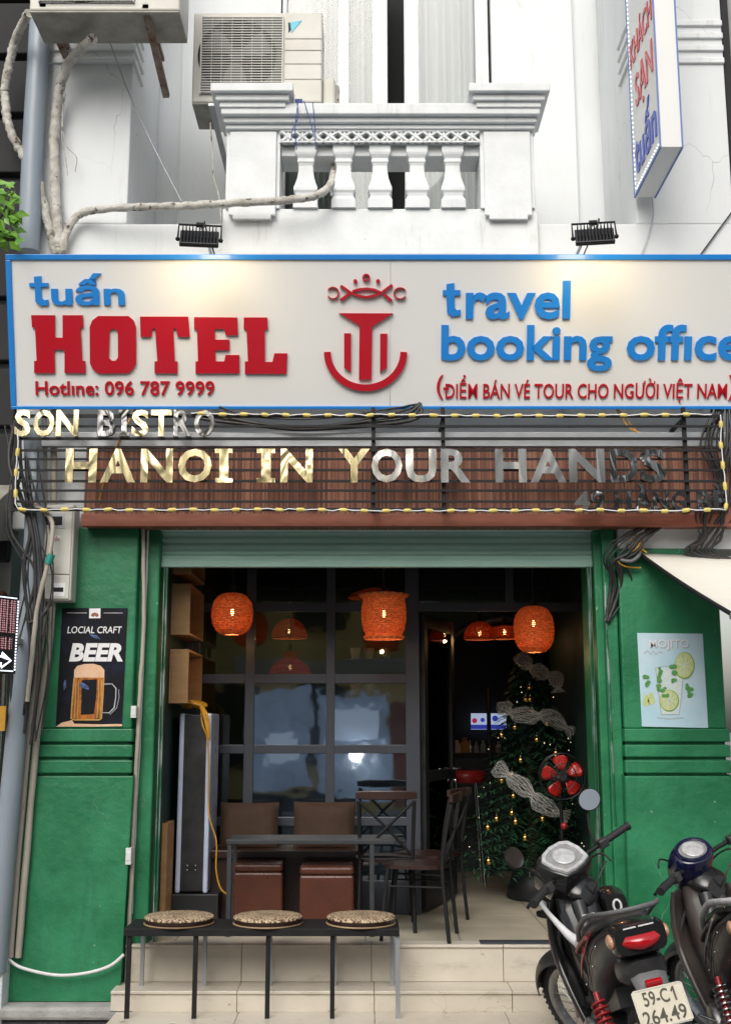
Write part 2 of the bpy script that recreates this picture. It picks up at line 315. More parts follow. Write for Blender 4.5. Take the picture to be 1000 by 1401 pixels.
def floor_mat():
    m, n, l, b = node_mat('floor_tiles'); tc = n.new('ShaderNodeTexCoord')
    br = n.new('ShaderNodeTexBrick'); br.offset = 0; br.inputs['Scale'].default_value = 1; br.inputs['Brick Width'].default_value = .6; br.inputs['Row Height'].default_value = .6; br.inputs['Mortar Size'].default_value = .004
    br.inputs['Color1'].default_value = (.50, .45, .35, 1); br.inputs['Color2'].default_value = (.46, .41, .32, 1); br.inputs['Mortar'].default_value = (.16, .14, .11, 1); l.new(tc.outputs['Object'], br.inputs[0])
    q = n.new('ShaderNodeTexNoise'); q.inputs['Scale'].default_value = 3; q.inputs['Detail'].default_value = 5; l.new(tc.outputs['Object'], q.inputs[0])
    mx = n.new('ShaderNodeMixRGB'); mx.blend_type = 'OVERLAY'; mx.inputs[0].default_value = .5; l.new(br.outputs[0], mx.inputs[1]); l.new(q.outputs[0], mx.inputs[2]); l.new(mx.outputs[0], b.inputs['Base Color'])
    b.inputs['Roughness'].default_value = .35; return m
def wicker_mat():                                  # coiled seagrass: dark dashes along rings
    m, n, l, b = node_mat('coiled_wicker'); tc = n.new('ShaderNodeTexCoord'); sp = n.new('ShaderNodeSeparateXYZ'); l.new(tc.outputs['Object'], sp.inputs[0])
    cm = n.new('ShaderNodeCombineXYZ'); l.new(sp.outputs[0], cm.inputs[0]); l.new(sp.outputs[1], cm.inputs[1])
    ln = n.new('ShaderNodeVectorMath'); ln.operation = 'LENGTH'; l.new(cm.outputs[0], ln.inputs[0])
    at = n.new('ShaderNodeMath'); at.operation = 'ARCTAN2'; l.new(sp.outputs[0], at.inputs[0]); l.new(sp.outputs[1], at.inputs[1])
    def mul(s, k):
        a = n.new('ShaderNodeMath'); a.operation = 'MULTIPLY'; a.inputs[1].default_value = k; l.new(s, a.inputs[0]); return a.outputs[0]
    c2 = n.new('ShaderNodeCombineXYZ'); l.new(mul(ln.outputs['Value'], 105), c2.inputs[0]); l.new(mul(at.outputs[0], 17), c2.inputs[1])
    q = n.new('ShaderNodeTexVoronoi'); q.inputs['Scale'].default_value = 1; l.new(c2.outputs[0], q.inputs[0])
    r = n.new('ShaderNodeValToRGB'); e = r.color_ramp.elements; e[0].position = .38; e[0].color = (.66, .52, .34, 1); e[1].position = .70; e[1].color = (.10, .05, .03, 1)
    l.new(q.outputs['Distance'], r.inputs[0]); l.new(r.outputs[0], b.inputs['Base Color'])
    bp = n.new('ShaderNodeBump'); bp.inputs['Strength'].default_value = .8; bp.inputs['Distance'].default_value = .006; bp.invert = True; l.new(q.outputs['Distance'], bp.inputs['Height']); l.new(bp.outputs[0], b.inputs['Normal'])
    b.inputs['Roughness'].default_value = .6; return m
def shade_mat(name, col, es, k):                   # woven rattan shade, lit from inside
    m, n, l, b = node_mat(name); tc = n.new('ShaderNodeTexCoord'); sp = n.new('ShaderNodeSeparateXYZ'); l.new(tc.outputs['Object'], sp.inputs[0])
    at = n.new('ShaderNodeMath'); at.operation = 'ARCTAN2'; l.new(sp.outputs[0], at.inputs[0]); l.new(sp.outputs[1], at.inputs[1])
    c = n.new('ShaderNodeCombineXYZ'); a1 = n.new('ShaderNodeMath'); a1.operation = 'MULTIPLY'; a1.inputs[1].default_value = 9; l.new(at.outputs[0], a1.inputs[0]); l.new(a1.outputs[0], c.inputs[0])
    a2 = n.new('ShaderNodeMath'); a2.operation = 'MULTIPLY'; a2.inputs[1].default_value = k; l.new(sp.outputs[2], a2.inputs[0]); l.new(a2.outputs[0], c.inputs[1])
    br = n.new('ShaderNodeTexBrick'); br.inputs['Scale'].default_value = 1; br.inputs['Brick Width'].default_value = 1; br.inputs['Row Height'].default_value = .8; br.inputs['Mortar Size'].default_value = .02
    br.inputs['Color1'].default_value = (*col, 1); br.inputs['Color2'].default_value = (col[0] * .65, col[1] * .55, col[2] * .5, 1); br.inputs['Mortar'].default_value = (.05, .01, .004, 1); l.new(c.outputs[0], br.inputs[0])
    l.new(br.outputs[0], b.inputs['Base Color']); l.new(br.outputs[0], b.inputs['Emission Color']); b.inputs['Emission Strength'].default_value = es; b.inputs['Roughness'].default_value = .6
    t = n.new('ShaderNodeBsdfTranslucent'); l.new(br.outputs[0], t.inputs[0]); x = n.new('ShaderNodeMixShader'); x.inputs[0].default_value = .6; l.new(b.outputs[0], x.inputs[1]); l.new(t.outputs[0], x.inputs[2])
    l.new(x.outputs[0], n['Material Output'].inputs[0])
    return m
def led_mat():
    m, n, l, b = node_mat('led_dots'); b.inputs['Base Color'].default_value = (.01, .01, .012, 1); tc = n.new('ShaderNodeTexCoord')
    q = n.new('ShaderNodeTexVoronoi'); q.inputs['Scale'].default_value = 75; q.inputs['Randomness'].default_value = .1; l.new(tc.outputs['Object'], q.inputs[0])
    t = n.new('ShaderNodeMath'); t.operation = 'LESS_THAN'; t.inputs[1].default_value = .42; l.new(q.outputs['Distance'], t.inputs[0])
    l.new(t.outputs[0], b.inputs['Emission Strength']); b.inputs['Emission Color'].default_value = (.55, .26, .28, 1); return m
def glow(name, col, es):
    m, n, l, b = node_mat(name); b.inputs['Base Color'].default_value = (*col, 1); b.inputs['Emission Color'].default_value = (*col, 1); b.inputs['Emission Strength'].default_value = es; return m
MT.update(chip=M('chipped_green_metal', (.008, .11, .05), .5, col2=(.30, .36, .33), f2=.9, sc=14, st=(1, 1, .25), w=(.48, .62)), sticks=stick_mat(), mirg=mirror_mat('yellow_reflection_sheet', (.95, .84, .52), 6), mirs=mirror_mat('polished_steel_sheet', (.90, .90, .88), 3), mird=mirror_mat('dark_reflection_sheet', (.24, .24, .24), 9),
          floor=floor_mat(), coil=wicker_mat(), led=led_mat(), bulb=glow('hot_filament_bulb', (1, .62, .25), 14), warm=glow('flood_lens', (1, .80, .48), 6), white_led=glow('white_led', (.85, .92, 1), 1.1), screen=glow('lit_picture', (.50, .60, .80), .55), screenb=glow('lit_blue', (.04, .06, .45), .5), fairy=glow('fairy_light', (1, .86, .55), 1.0),
          shade=shade_mat('lit_rattan', (.88, .27, .065), .16, 70), shade2=shade_mat('lit_rattan_dark', (.62, .10, .02), .10, 60))
bpy.context.scene.cycles.use_denoising = True

# ------------------------------------------------------------------ flat shapes and lettering
def fill2d(loops, ext, bev=0.):
    c = bpy.data.curves.new('tmp', 'CURVE'); c.dimensions = '2D'; c.fill_mode = 'BOTH'; c.extrude = ext; c.bevel_depth = bev
    for lp in loops:
        s = c.splines.new('POLY'); s.points.add(len(lp) - 1); s.use_cyclic_u = True
        for i, q in enumerate(lp): s.points[i].co = (q[0], q[1], 0, 1)
    return _ev(c)
def _ev(c):
    o = bpy.data.objects.new('tmp', c); COL.objects.link(o); dg = bpy.context.evaluated_depsgraph_get(); dg.update()
    me = bpy.data.meshes.new_from_object(o.evaluated_get(dg))
    vs = [v.co.copy() for v in me.vertices]; fs = [list(p.vertices) for p in me.polygons]
    bpy.data.objects.remove(o); bpy.data.curves.remove(c); bpy.data.meshes.remove(me); return vs, fs
def text2d(body, bold=.02, ext=.05, shear=0., space=1.0):
    c = bpy.data.curves.new('tmp', 'FONT'); c.body = body; c.offset = bold; c.extrude = ext; c.shear = shear; c.space_character = space; c.resolution_u = 3
    return _ev(c)
def split_letters(vs, fs):
    par = list(range(len(vs)))
    def find(a):
        while par[a] != a: par[a] = par[par[a]]; a = par[a]
        return a
    for f in fs:
        for i in f[1:]: par[find(i)] = find(f[0])
    g = {}
    for i in range(len(vs)): g.setdefault(find(i), []).append(i)
    isl = [[min(vs[i].x for i in q), max(vs[i].x for i in q), q] for q in g.values()]
    isl.sort(key=lambda t: t[0] - t[1])
    out = []
    for a, b, q in isl:
        for o in out:
            if min(b, o[1]) - max(a, o[0]) > .5 * min(b - a, o[1] - o[0]): o[2].extend(q); o[0] = min(o[0], a); o[1] = max(o[1], b); break
        else: out.append([a, b, list(q)])
    out.sort(key=lambda t: t[0]); res = []
    for a, b, q in out:
        mp = {k: i for i, k in enumerate(q)}
        res.append(([vs[k] for k in q], [[mp[i] for i in f] for f in fs if f[0] in mp]))
    return res
class Plane:
    """A flat face in the place: origin o, right u, up v, outward normal n."""
    def __init__(s, o, u, v): s.o = V3(o); s.u = V3(u).normalized(); s.v = V3(v).normalized(); s.n = s.u.cross(s.v).normalized()
    def px(s, x, y):
        d = ray(x, y); t = (s.o - CAMP).dot(s.n) / d.dot(s.n); q = CAMP + d * t - s.o; return (q.dot(s.u), q.dot(s.v))
    def w(s, a, b, h=0.): return s.o + s.u * a + s.v * b + s.n * h
    def flat(s, name, mat, loops, parent, depth=.02, lift=0., px=True, bev=0.):
        lp = [[s.px(*q) if px else q for q in L] for L in loops]
        vs, fs = fill2d(lp, depth / 2, bev); m = MB(); m.add([s.w(q.x, q.y, q.z + depth / 2 + lift) for q in vs], fs)
        return m.build(name, mat, parent)
    def quad(s, name, mat, pxs, parent, depth=.004, lift=0.):
        m = MB(); m.prism([s.w(*s.px(*q), lift) for q in pxs], s.n * depth); return m.build(name, mat, parent)
    def text(s, name, mats, body, rect, parent, bold=.02, depth=.02, lift=0., shear=0., letters=True, space=1.0, px=True, skip=()):
        vs, fs = text2d(body, bold, .05, shear, space)
        x0, x1 = min(v.x for v in vs), max(v.x for v in vs); y0, y1 = min(v.y for v in vs), max(v.y for v in vs)
        if px:
            bl, br, tl = s.px(rect[0], rect[3]), s.px(rect[2], rect[3]), s.px(rect[0], rect[1]); U0, U1, W0, W1, sk = bl[0], br[0], bl[1], tl[1], tl[0] - bl[0]
        else: U0, W0, U1, W1 = rect; sk = 0
        def tr(v):
            a, b, h = (v.x - x0) / (x1 - x0), (v.y - y0) / (y1 - y0), (v.z / .05 * .5 + .5) * depth + lift
            return s.w(U0 + a * (U1 - U0), W0 + b * (W1 - W0), h)
        gs = split_letters(vs, fs) if letters else [(vs, fs)]; res = []
        for i, (gv, gf) in enumerate(gs):
            if i in skip: continue
            mt = mats(i) if callable(mats) else mats
            m = MB(); m.add([tr(v) for v in gv], gf); res.append(m.build(name, mt, parent))
        return res
def stroke(pts, w):
    L, R = [], []
    for i, p in enumerate(pts):
        a = pts[max(i - 1, 0)]; b = pts[min(i + 1, len(pts) - 1)]; dx, dy = b[0] - a[0], b[1] - a[1]; k = math.hypot(dx, dy) or 1
        ww = (w[i] if isinstance(w, list) else w) / 2
        L.append((p[0] - dy / k * ww, p[1] + dx / k * ww)); R.append((p[0] + dy / k * ww, p[1] - dx / k * ww))
    return L + R[::-1]
def circ(cx, cy, r, n=20, ry=None): return [(cx + r * cos(2 * pi * i / n), cy + (ry or r) * sin(2 * pi * i / n)) for i in range(n)]

def smooth(pts, n=6):
    pts = [V3(p) for p in pts]; out = []
    for i in range(len(pts) - 1):
        p0, p1, p2, p3 = pts[max(i - 1, 0)], pts[i], pts[i + 1], pts[min(i + 2, len(pts) - 1)]
        for k in range(n):
            t = k / n; out.append(.5 * ((2 * p1) + (p2 - p0) * t + (2 * p0 - 5 * p1 + 4 * p2 - p3) * t * t + (3 * p1 - p0 - 3 * p2 + p3) * t ** 3))
    return out + [pts[-1]]

# ------------------------------------------------------------------ ground
g = MB(); g.add([(-400, -400, 0), (400, -400, 0), (400, 400, 0), (-400, 400, 0)], [(0, 1, 2, 3)]); tag(g.build('ground', MT['pave']), kind='structure')
r_ = MB(); r_.add([(-400, -14.5, .004), (400, -14.5, .004), (400, -5.2, .004), (-400, -5.2, .004)], [(0, 1, 2, 3)]); tag(r_.build('road', MT['asphalt']), kind='structure')

# ------------------------------------------------------------------ the hotel building
B = empty('hotel_building', (0, 0, 0), 'narrow white hotel front with a balcony above and green pillars around an open bar entrance', 'building')
FL = .5                                             # bar floor height
zb0, zb1 = Zp(724, 0), Zp(306, 0); XL, XR = Xp(38, 300, 0), Xp(1003, 300, 0); ZT = 8.3
m = MB(); m.box(XL, XR, 0, .25, zb0, zb1); m.build('wall', MT['white'], B, bevel=.012)
# pilasters with moulded bands that return round their inner sides
xa, xb = Xp(178, 200, 0), Xp(866, 200, 0)
zs = [Zp(q, 0) for q in (33, 50, 67, 84)]
for x0, x1, sgn in ((XL, xa, 1), (xb, XR, -1)):
    m = MB(); m.box(x0, x1, 0, 1.0, zb1 - .002, ZT); pl = m.build('pilaster', MT['white'], B, bevel=.01)
    m = MB()
    for z in zs:
        lo, hi = z - .022, z + .022
        if sgn > 0: m.box(x0, x1 + .02, -.02, .30, lo, hi)
        else: m.box(x0 - .02, x1, -.02, .30, lo, hi)
    m.build('moulding', MT['white2'], pl, bevel=.006)
YB = 1.0
xw0, xw1 = Xp(440, 100, YB), Xp(690, 100, YB); xj0, xj1 = Xp(247, 150, YB), Xp(787, 150, YB)
for s0, s1, q0, q1 in ((xa - .05, xj0, xj0, Xp(385, 240, YB)), (xj1, xb + .05, xw1, xj1)):
    m = MB(); m.box(s0, s1, YB + .06, YB + .3, zb1 - .3, ZT); m.box(q0, q1, YB, YB + .3, zb1 - .3, ZT); m.build('loggia_wall', MT['white'], B, bevel=.008)
m = MB(); m.box(xa, xb, .25, YB, zb1 - .35, zb1 - .12); m.build('loggia_floor', MT['conc'], B)
# tall window with curtains
WN = MB(); YW = YB + .05
def X1(px): return Xp(px, 120, YW)
wf = [(462, 478), (509, 530), (553, 573), (650, 668), (672, 690), (383, 392)]
for a, b in wf: WN.box(X1(a), X1(b), YW - .05, YW + .05, zb1 - .3, ZT)
WN.box(X1(383), X1(690), YW - .04, YW + .05, zb1 - .3, zb1 - .16)
win = WN.build('window', MT['white2'], B, bevel=.006)
for a, b in ((392, 462), (478, 509), (573, 650)):
    m = MB(); m.box(X1(a), X1(b), YW, YW + .006, zb1 - .16, ZT); m.build('pane', MT['glassu'], win)
random.seed(4)
for a, b in ((386, 462), (476, 524), (573, 652)):
    x0, x1 = X1(a), X1(b) + .03; n = 60; row = []
    for i in range(n + 1):
        t = i / n; row.append((x0 + (x1 - x0) * t, YW + .15 + .05 * sin(t * (x1 - x0) * 52 + .9 * sin(t * 9)) + .014 * sin(t * 41)))
    m = MB(); m.rings([[V3((x, y, zb1 - .2)) for x, y in row], [V3((x, y, ZT)) for x, y in row]], caps=False, closed=False); m.build('curtain', MT['curtain'], win)
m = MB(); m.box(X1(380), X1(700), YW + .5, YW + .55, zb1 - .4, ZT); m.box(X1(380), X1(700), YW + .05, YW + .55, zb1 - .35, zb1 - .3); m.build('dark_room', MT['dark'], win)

# balcony in front of the window
YC = -.10
def BX(px, y=230): return Xp(px, y, YC)
def BZ(py): return Zp(py, YC)
m = MB(); m.box(BX(305), BX(735), YC + .04, .3, BZ(345), BZ(282)); m.box(BX(383), BX(657), YC + .06, .2, BZ(208), BZ(195))
bal = m.build('balcony', MT['white2'], B, bevel=.008)
for x0, x1 in ((309, 383), (657, 731)):
    m = MB(); m.box(BX(x0), BX(x1), YC + .02, .22, BZ(283), BZ(174)); pr = m.build('pier', MT['white2'], bal, bevel=.005)
    m = MB(); a, b, z0, z1, k = BX(x0 + 5), BX(x1 - 5), BZ(300), BZ(180), .03
    m.prism([(a, YC + .022, z1), (a, YC + .022, z0 + k), (a + k, YC + .022, z0 + k), (a + k, YC + .022, z0), (b - k, YC + .022, z0), (b - k, YC + .022, z0 + k), (b, YC + .022, z0 + k), (b, YC + .022, z1)], (0, -.025, 0))
    m.build('pier_panel', MT['white2'], bal, bevel=.005)
m = MB(); m.box(BX(303), BX(738), YC - .09, .26, BZ(165), BZ(150)); m.box(BX(306), BX(735), YC - .05, .24, BZ(172), BZ(165) + .001); m.box(BX(308), BX(733), YC - .02, .23, BZ(178), BZ(172) + .001); m.build('handrail', MT['white2'], bal, bevel=.008)
for x0, x1 in ((290, 402), (640, 750)):
    m = MB(); q = 1
    m.box(BX(x0), BX(x1), YC - .17, .30, BZ(142), BZ(131)); m.box(BX(x0 + 6), BX(x1 - 6), YC - .13, .28, BZ(150), BZ(142) + .001); m.box(BX(x0 + 11), BX(x1 - 11), YC - .105, .27, BZ(157), BZ(150) + .001)
    m.build('pier_cap', MT['white2'], bal, bevel=.006)
m = MB(); n = 14; x0, x1 = BX(384), BX(656); z0, z1 = BZ(195), BZ(178); d = (x1 - x0) / n; zc = (z0 + z1) / 2
m.box(x0, x1, YC - .005, YC + .03, z0, z0 + .012); m.box(x0, x1, YC - .005, YC + .03, z1 - .012, z1)
for i in range(n):
    c = x0 + (i + .5) * d; h = (z1 - z0) / 2 - .01
    m.bar((c - d / 2, YC + .012, zc - h), (c + d / 2, YC + .012, zc + h), .034, .016); m.bar((c - d / 2, YC + .010, zc + h), (c + d / 2, YC + .010, zc - h), .034, .016)
    m.tube([(c + .020 * cos(a), YC + .008, zc + .020 * sin(a)) for a in [k * pi / 4 for k in range(8)]], .010, 6, closed=True)
    m.box(c - .007, c + .007, YC, YC + .02, z0, z1); m.box(c - d / 2 - .010, c - d / 2 + .010, YC, YC + .02, z0, zc - .022); m.box(c - d / 2 - .010, c - d / 2 + .010, YC, YC + .02, zc + .022, z1)
m.build('lattice_band', MT['white2'], bal)
def Bp(w, y): return (w / 2 * (7.9 / FPX) * 1.414, BZ(y))
prof = [Bp(34, 282), Bp(34, 271), Bp(30, 268), Bp(27, 265), Bp(29, 261), Bp(33, 258), Bp(33, 254), Bp(30, 250), Bp(24, 240), Bp(21, 230), Bp(20, 222), Bp(22, 219), Bp(25, 217), Bp(23, 214), Bp(23, 212), Bp(28, 208), Bp(30, 205), Bp(30, 195)]
for px in (418, 470, 520, 571, 620):
    m = MB(); m.lathe(prof, (BX(px, 238), YC + .10, 0), 4, sm=False, sq=True); m.build('baluster', MT['white2'], bal, bevel=.006)

# green pillars
def pillar(name, x0, x1, x0b, x1b, top, panels, yf):
    z_t, z_m = Zp(top, yf), Zp(995, yf)
    m = MB(); m.box(x0, x1, yf, .5, z_m - .01, z_t); o = m.build(name, MT['green'], B, bevel=.012)
    m = MB(); ys = [(997, 1015), (1019, 1036), (1040, 1058)]
    for i, (a, b) in enumerate(ys): m.box(x0 - .006, x1 + .012, yf - .022 + .004 * i, .45, Zp(b, yf), Zp(a, yf))
    m.box(x0 + .01, x1 - .01, yf + .012, .45, Zp(1062, yf), Zp(998, yf)); m.build('moulding', MT['green'], o, bevel=.008)
    m = MB(); y2 = yf - .015
    zt, zl = Zp(1062, y2), .2
    m.add([(x0b[0], y2, zt), (x1b[0], y2, zt), (x1b[1], y2 - .03, zl), (x0b[1], y2 - .03, zl), (x0b[0], .5, zt), (x1b[0], .5, zt), (x1b[1], .5, zl), (x0b[1], .5, zl)], [(0, 1, 2, 3)[::-1], (4, 5, 6, 7), (0, 4, 5, 1)[::-1], (3, 2, 6, 7), (0, 3, 7, 4), (1, 5, 6, 2)]); m.build('base', MT['green'], o, bevel=.01)
    return o
pillar('pillar', Xp(42, 900, -.06), Xp(184, 900, -.06), (Xp(30, 1065, -.08), Xp(15, 1335, -.1)), (Xp(183, 1065, -.08), Xp(163, 1335, -.1)), 722, None, -.06)
pillar('pillar', Xp(850, 900, -.06), Xp(987, 880, -.06), (Xp(853, 1065, -.08),) * 2, (Xp(1000, 1065, -.08),) * 2, 750, None, -.06)
m = MB(); m.box(Xp(845, 740, -.03), XR, -.03, .4, Zp(752, 0), zb0 + .02); m.build('bare_wall', MT['white'], B)
YS = .10
m = MB(); m.box(Xp(184, 900, 0) - .02, Xp(219, 850, YS), .03, .5, .15, zb0); m.build('jamb', MT['green'], B, bevel=.01)
m = MB(); xj = Xp(812, 850, YS); m.box(xj, Xp(850, 900, 0) + .02, .03, .5, .15, zb0); m.box(Xp(828, 900, .0), Xp(846, 900, 0), -.02, .1, .15, zb0 - .002); m.build('jamb', MT['green'], B, bevel=.01)
# steps and stone base
xs0, xs1 = Xp(172, 1300, -.0), Xp(846, 1300, 0)
lv = [(FL, .02, .4, FL - .012), (.275, -.24, .1, .26), (.155, -.58, -.2, .14)]
m = MB()
def riser(y, z0, z1, x0, x1, cuts):
    c = [x0] + [q for q in cuts if x0 < q < x1] + [x1]
    for a, b in zip(c, c[1:]): m.box(a + .0015, b - .0015, y, y + .02, z0, z1)
def tread(y0, y1, z, x0, x1, cuts):
    c = [x0] + [q for q in cuts if x0 < q < x1] + [x1]
    for a, b in zip(c, c[1:]): m.box(a + .0015, b - .0015, y0 - .012, y1, z - .018, z)
xs2 = Xp(141, 1390, -.6)
cu = [Xp(q, 1300, 0) for q in (331, 508, 688)]; cu2 = [Xp(q, 1340, -.24) for q in (325, 512, 700)]; cu3 = [Xp(q, 1390, -.6) for q in (318, 513, 700)]
riser(0.0, .28, FL - .02, xs0, xs1, cu); tread(0, .12, FL, xs0, xs1, cu)
riser(-.24, .158, .262, xs0 - .03, xs1, cu2); tread(-.24, -.001, .28, xs0 - .03, xs1, cu2)
riser(-.58, .002, .142, xs2, xs1, cu3); tread(-.58, -.241, .16, xs2, xs1, cu3)
st = m.build('steps', MT['tile'], B, bevel=.003)
m = MB(); m.box(xs0, xs1, .021, .3, .0, FL - .02); m.box(xs0 - .025, xs1, -.219, .02, .0, .262); m.box(xs2 + .004, xs1, -.559, -.22, .0, .142); m.build('step_core', MT['grout'], st)
m = MB(); m.box(Xp(-60, 1345, -.16), xs2 + .12, -.24, 0, .11, .185); m.build('ledge', MT['conc'], B, bevel=.02)
m = MB(); m.box(Xp(-60, 1345, -.16), xs2 + .02, -.20, 0, 0, .109); m.build('stone_base', MT['rock'], B, bevel=.02)
# roller shutter
xq0, xq1 = Xp(216, 750, YS), Xp(816, 750, YS); sec = []; ztop = Zp(722, YS)
ys_ = [724, 734, 743, 752, 761]
pr = []
for a, b in zip(ys_, ys_[1:]):
    za, zb = Zp(a, YS), Zp(b, YS)
    for t in (0, .25, .5, .75, .93): pr.append((YS + .012 - .018 * sin(pi * min(1, t / .93)), za + (zb - za) * t))
m = MB(); m.rings([[V3((x, y, z)) for y, z in pr] for x in (xq0, xq1)], caps=False, closed=False); sh = m.build('roller_shutter', MT['shutter'], B)
m = MB(); m.box(xq0, xq1, YS - .012, YS + .04, Zp(776, YS), Zp(766, YS)); m.box(xq0, xq1, YS - .004, YS + .03, Zp(767, YS), Zp(760, YS)); m.build('bottom_bar', MT['shutter'], sh, bevel=.004)
m = MB(); m.box(xq0, xq1, YS + .02, YS + .3, Zp(758, YS), ztop + .1); m.build('shutter_box', MT['dark'], sh)
for x in (Xp(222, 1000, YS), Xp(806, 850, YS)):
    m = MB(); m.box(x - .012, x + .012, YS - .02, YS - .008, FL, Zp(776, YS)); m.box(x - .012, x - .007, YS - .045, YS - .02, FL, Zp(776, YS)); m.box(x + .007, x + .012, YS - .045, YS - .02, FL, Zp(776, YS)); m.build('shutter_guide', MT['chip'], sh)
# interior shell
XI0, XI1, YE, ZC = Xp(232, 850, .4), 1.66, 5.6, 3.35
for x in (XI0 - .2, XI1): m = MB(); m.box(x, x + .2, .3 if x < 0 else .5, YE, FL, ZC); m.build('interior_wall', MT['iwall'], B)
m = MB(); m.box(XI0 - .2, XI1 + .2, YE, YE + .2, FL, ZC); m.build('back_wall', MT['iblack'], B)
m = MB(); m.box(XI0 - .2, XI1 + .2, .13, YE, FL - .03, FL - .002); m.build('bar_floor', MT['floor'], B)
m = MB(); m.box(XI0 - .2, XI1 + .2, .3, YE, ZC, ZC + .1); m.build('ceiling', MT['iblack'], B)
# archway wall deep in the room
YA = 3.0; ax0, ax1, zsp = Xp(604, 900, YA), Xp(795, 900, YA), Zp(905, YA); rx = (ax1 - ax0) / 2; cx = (ax0 + ax1) / 2; zap = Zp(846, YA)
arch = [(ax0, FL)] + [(cx - rx * cos(a), zsp + (zap - zsp) * sin(a)) for a in [pi * k / 20 for k in range(21)]] + [(ax1, FL)]
m = MB(); out = [(XI0, FL), (XI0, ZC), (XI1, ZC), (XI1, FL)]
vs, fs = fill2d([out[:3] + [out[3]] + arch[::-1]], .06); m.add([(v.x, YA + .06 - v.z, v.y) for v in vs], fs); aw = m.build('arch_wall', MT['iwall'], B)
m = MB(); m.tube([(x, YA - .02, z) for x, z in arch], .035, 8); m.build('arch_trim', MT['frame'], aw)

# glazed partition between the bar and the porch
YG = 1.15
def GX(px, y=950): return Xp(px, y, YG)
def GZ(py): return Zp(py, YG)
m = MB(); t = .05
for a, b in ((262, 272), (335, 348), (446, 458), (555, 574)): m.box(GX(a), GX(b), YG, YG + t, FL, ZC)
for a, b in ((824.5, 836.5), (922, 935), (1019, 1031), (1118, 1130)): m.box(GX(262), GX(574), YG + .004, YG + t - .004, GZ(b), GZ(a))
m.box(GX(574) + .0005, XI1, YG + .002, YG + t, GZ(836), GZ(824)); m.box(GX(262), XI1, YG + .006, YG + t, GZ(770), ZC); m.box(GX(695), GX(706), YG + .004, YG + t - .004, GZ(826), GZ(770))
m.box(XI0, GX(574), YG + .003, YG + t - .003, FL, GZ(1205)); m.box(XI0, GX(262), YG + .003, YG + t, FL, ZC)
gp = m.build('glazed_partition', MT['frame'], B, bevel=.004)
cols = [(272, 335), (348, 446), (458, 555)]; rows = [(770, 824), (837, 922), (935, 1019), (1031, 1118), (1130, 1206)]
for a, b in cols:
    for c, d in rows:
        m = MB(); m.box(GX(a), GX(b), YG + .02, YG + .026, GZ(d), GZ(c)); m.build('pane', MT['glass_haze' if c > 930 and a > 340 else 'glass'], gp)
m = MB(); m.box(GX(574), XI1, YG + .02, YG + .026, GZ(824), GZ(770)); m.build('pane', MT['glass'], gp)
# dark door leaf swung inwards, free edge deep in the room
hx, hy = GX(578), YG + .06; DA = math.atan2(.80, Xp(619, 1050, YG + .86) - hx); DR = Matrix.Rotation(DA, 3, 'Z'); DW = .86
def dpt(m): m.v = [DR @ q + V3((hx, hy, 0)) for q in m.v]; return m
zt = GZ(838)
m = MB(); m.box(0, .09, -.022, .022, FL + .02, zt); m.box(DW - .09, DW, -.022, .022, FL + .02, zt)
for a, b in ((FL + .02, FL + .3), (zt - .1, zt), (1.42, 1.5)): m.box(.09, DW - .09, -.02, .02, a, b)
dl = dpt(m).build('door', MT['iblack'], gp, bevel=.004)
m = MB(); m.box(.09, DW - .09, -.003, .003, FL + .3, zt - .1); dpt(m).build('pane', MT['glass'], dl)
m = MB(); z0, z1 = Zp(1082, YG + .86), Zp(1021, YG + .86); m.box(DW, DW + .004, -.014, .014, z0, z1); m.k = 1
for q in range(6): m.box(DW + .004, DW + .007, -.006, .006, z0 + .03 + q * .055, z0 + .05 + q * .055)
m.v = [DR @ q + V3((hx, hy, 0)) for q in m.v]
for i, q in enumerate(m.v): pass
m.build('lock_plate', [MT['paper'], MT['black']], dl)
m = MB(); zh = (z0 + z1) / 2; m.tube([(DW - .05, -.02, zh), (DW - .05, -.07, zh), (DW - .17, -.07, zh)], .009, 8); m.ball((DW - .05, -.03, zh - .09), .018); dpt(m).build('handle', MT['chrome'], dl)
for q in (906, 1005, 1045): m = MB(); m.tube([(GX(577), YG - .006, GZ(q + 8)), (GX(577), YG - .006, GZ(q - 8))], .008, 8); m.build('hinge', MT['black'], dl)
# ------------------------------------------------------------------ big hotel signboard, leaning forward at the top
YT, YBm = -.52, -.22
TL, BLc = P(5, 345, YT), P(18, 558, YBm)
vdir = V3((0, YT - YBm, P(500, 348, YT).z - P(500, 560, YBm).z)); HS = vdir.length
SG = Plane((0, YBm, P(500, 560, YBm).z), (1, 0, 0), vdir)
S0, S1 = SG.px(12, 450)[0], SG.px(1034, 450)[0]
SB = empty('hotel_signboard', SG.w(0, 0), 'long white signboard with blue border, red HOTEL and blue travel booking office lettering', 'signboard')
def sbox(m, u0, u1, v0, v1, h0, h1):
    return m.add([SG.w(u, v, h) for u in (u0, u1) for v in (v0, v1) for h in (h0, h1)], [(0, 1, 3, 2), (4, 6, 7, 5), (0, 4, 5, 1), (2, 3, 7, 6), (0, 2, 6, 4), (1, 5, 7, 3)])
sm_ = SG.px(534, 450)[0]
m = MB(); sbox(m, S0 + .01, sm_ - .0012, .01, HS - .01, -.05, 0); sbox(m, sm_ + .0012, S1 - .01, .01, HS - .01, -.05, 0); m.build('panel', MT['panel'], SB)
m = MB(); t = .036
sbox(m, S0, S1, 0, t * .62, -.055, .012); sbox(m, S0, S1, HS - t, HS, -.055, .012); sbox(m, S0, S0 + t, t * .62 + .0005, HS - t - .0005, -.055, .012); sbox(m, S1 - t, S1, t * .62 + .0005, HS - t - .0005, -.055, .012)
m.build('border', MT['blue'], SB, bevel=.004)
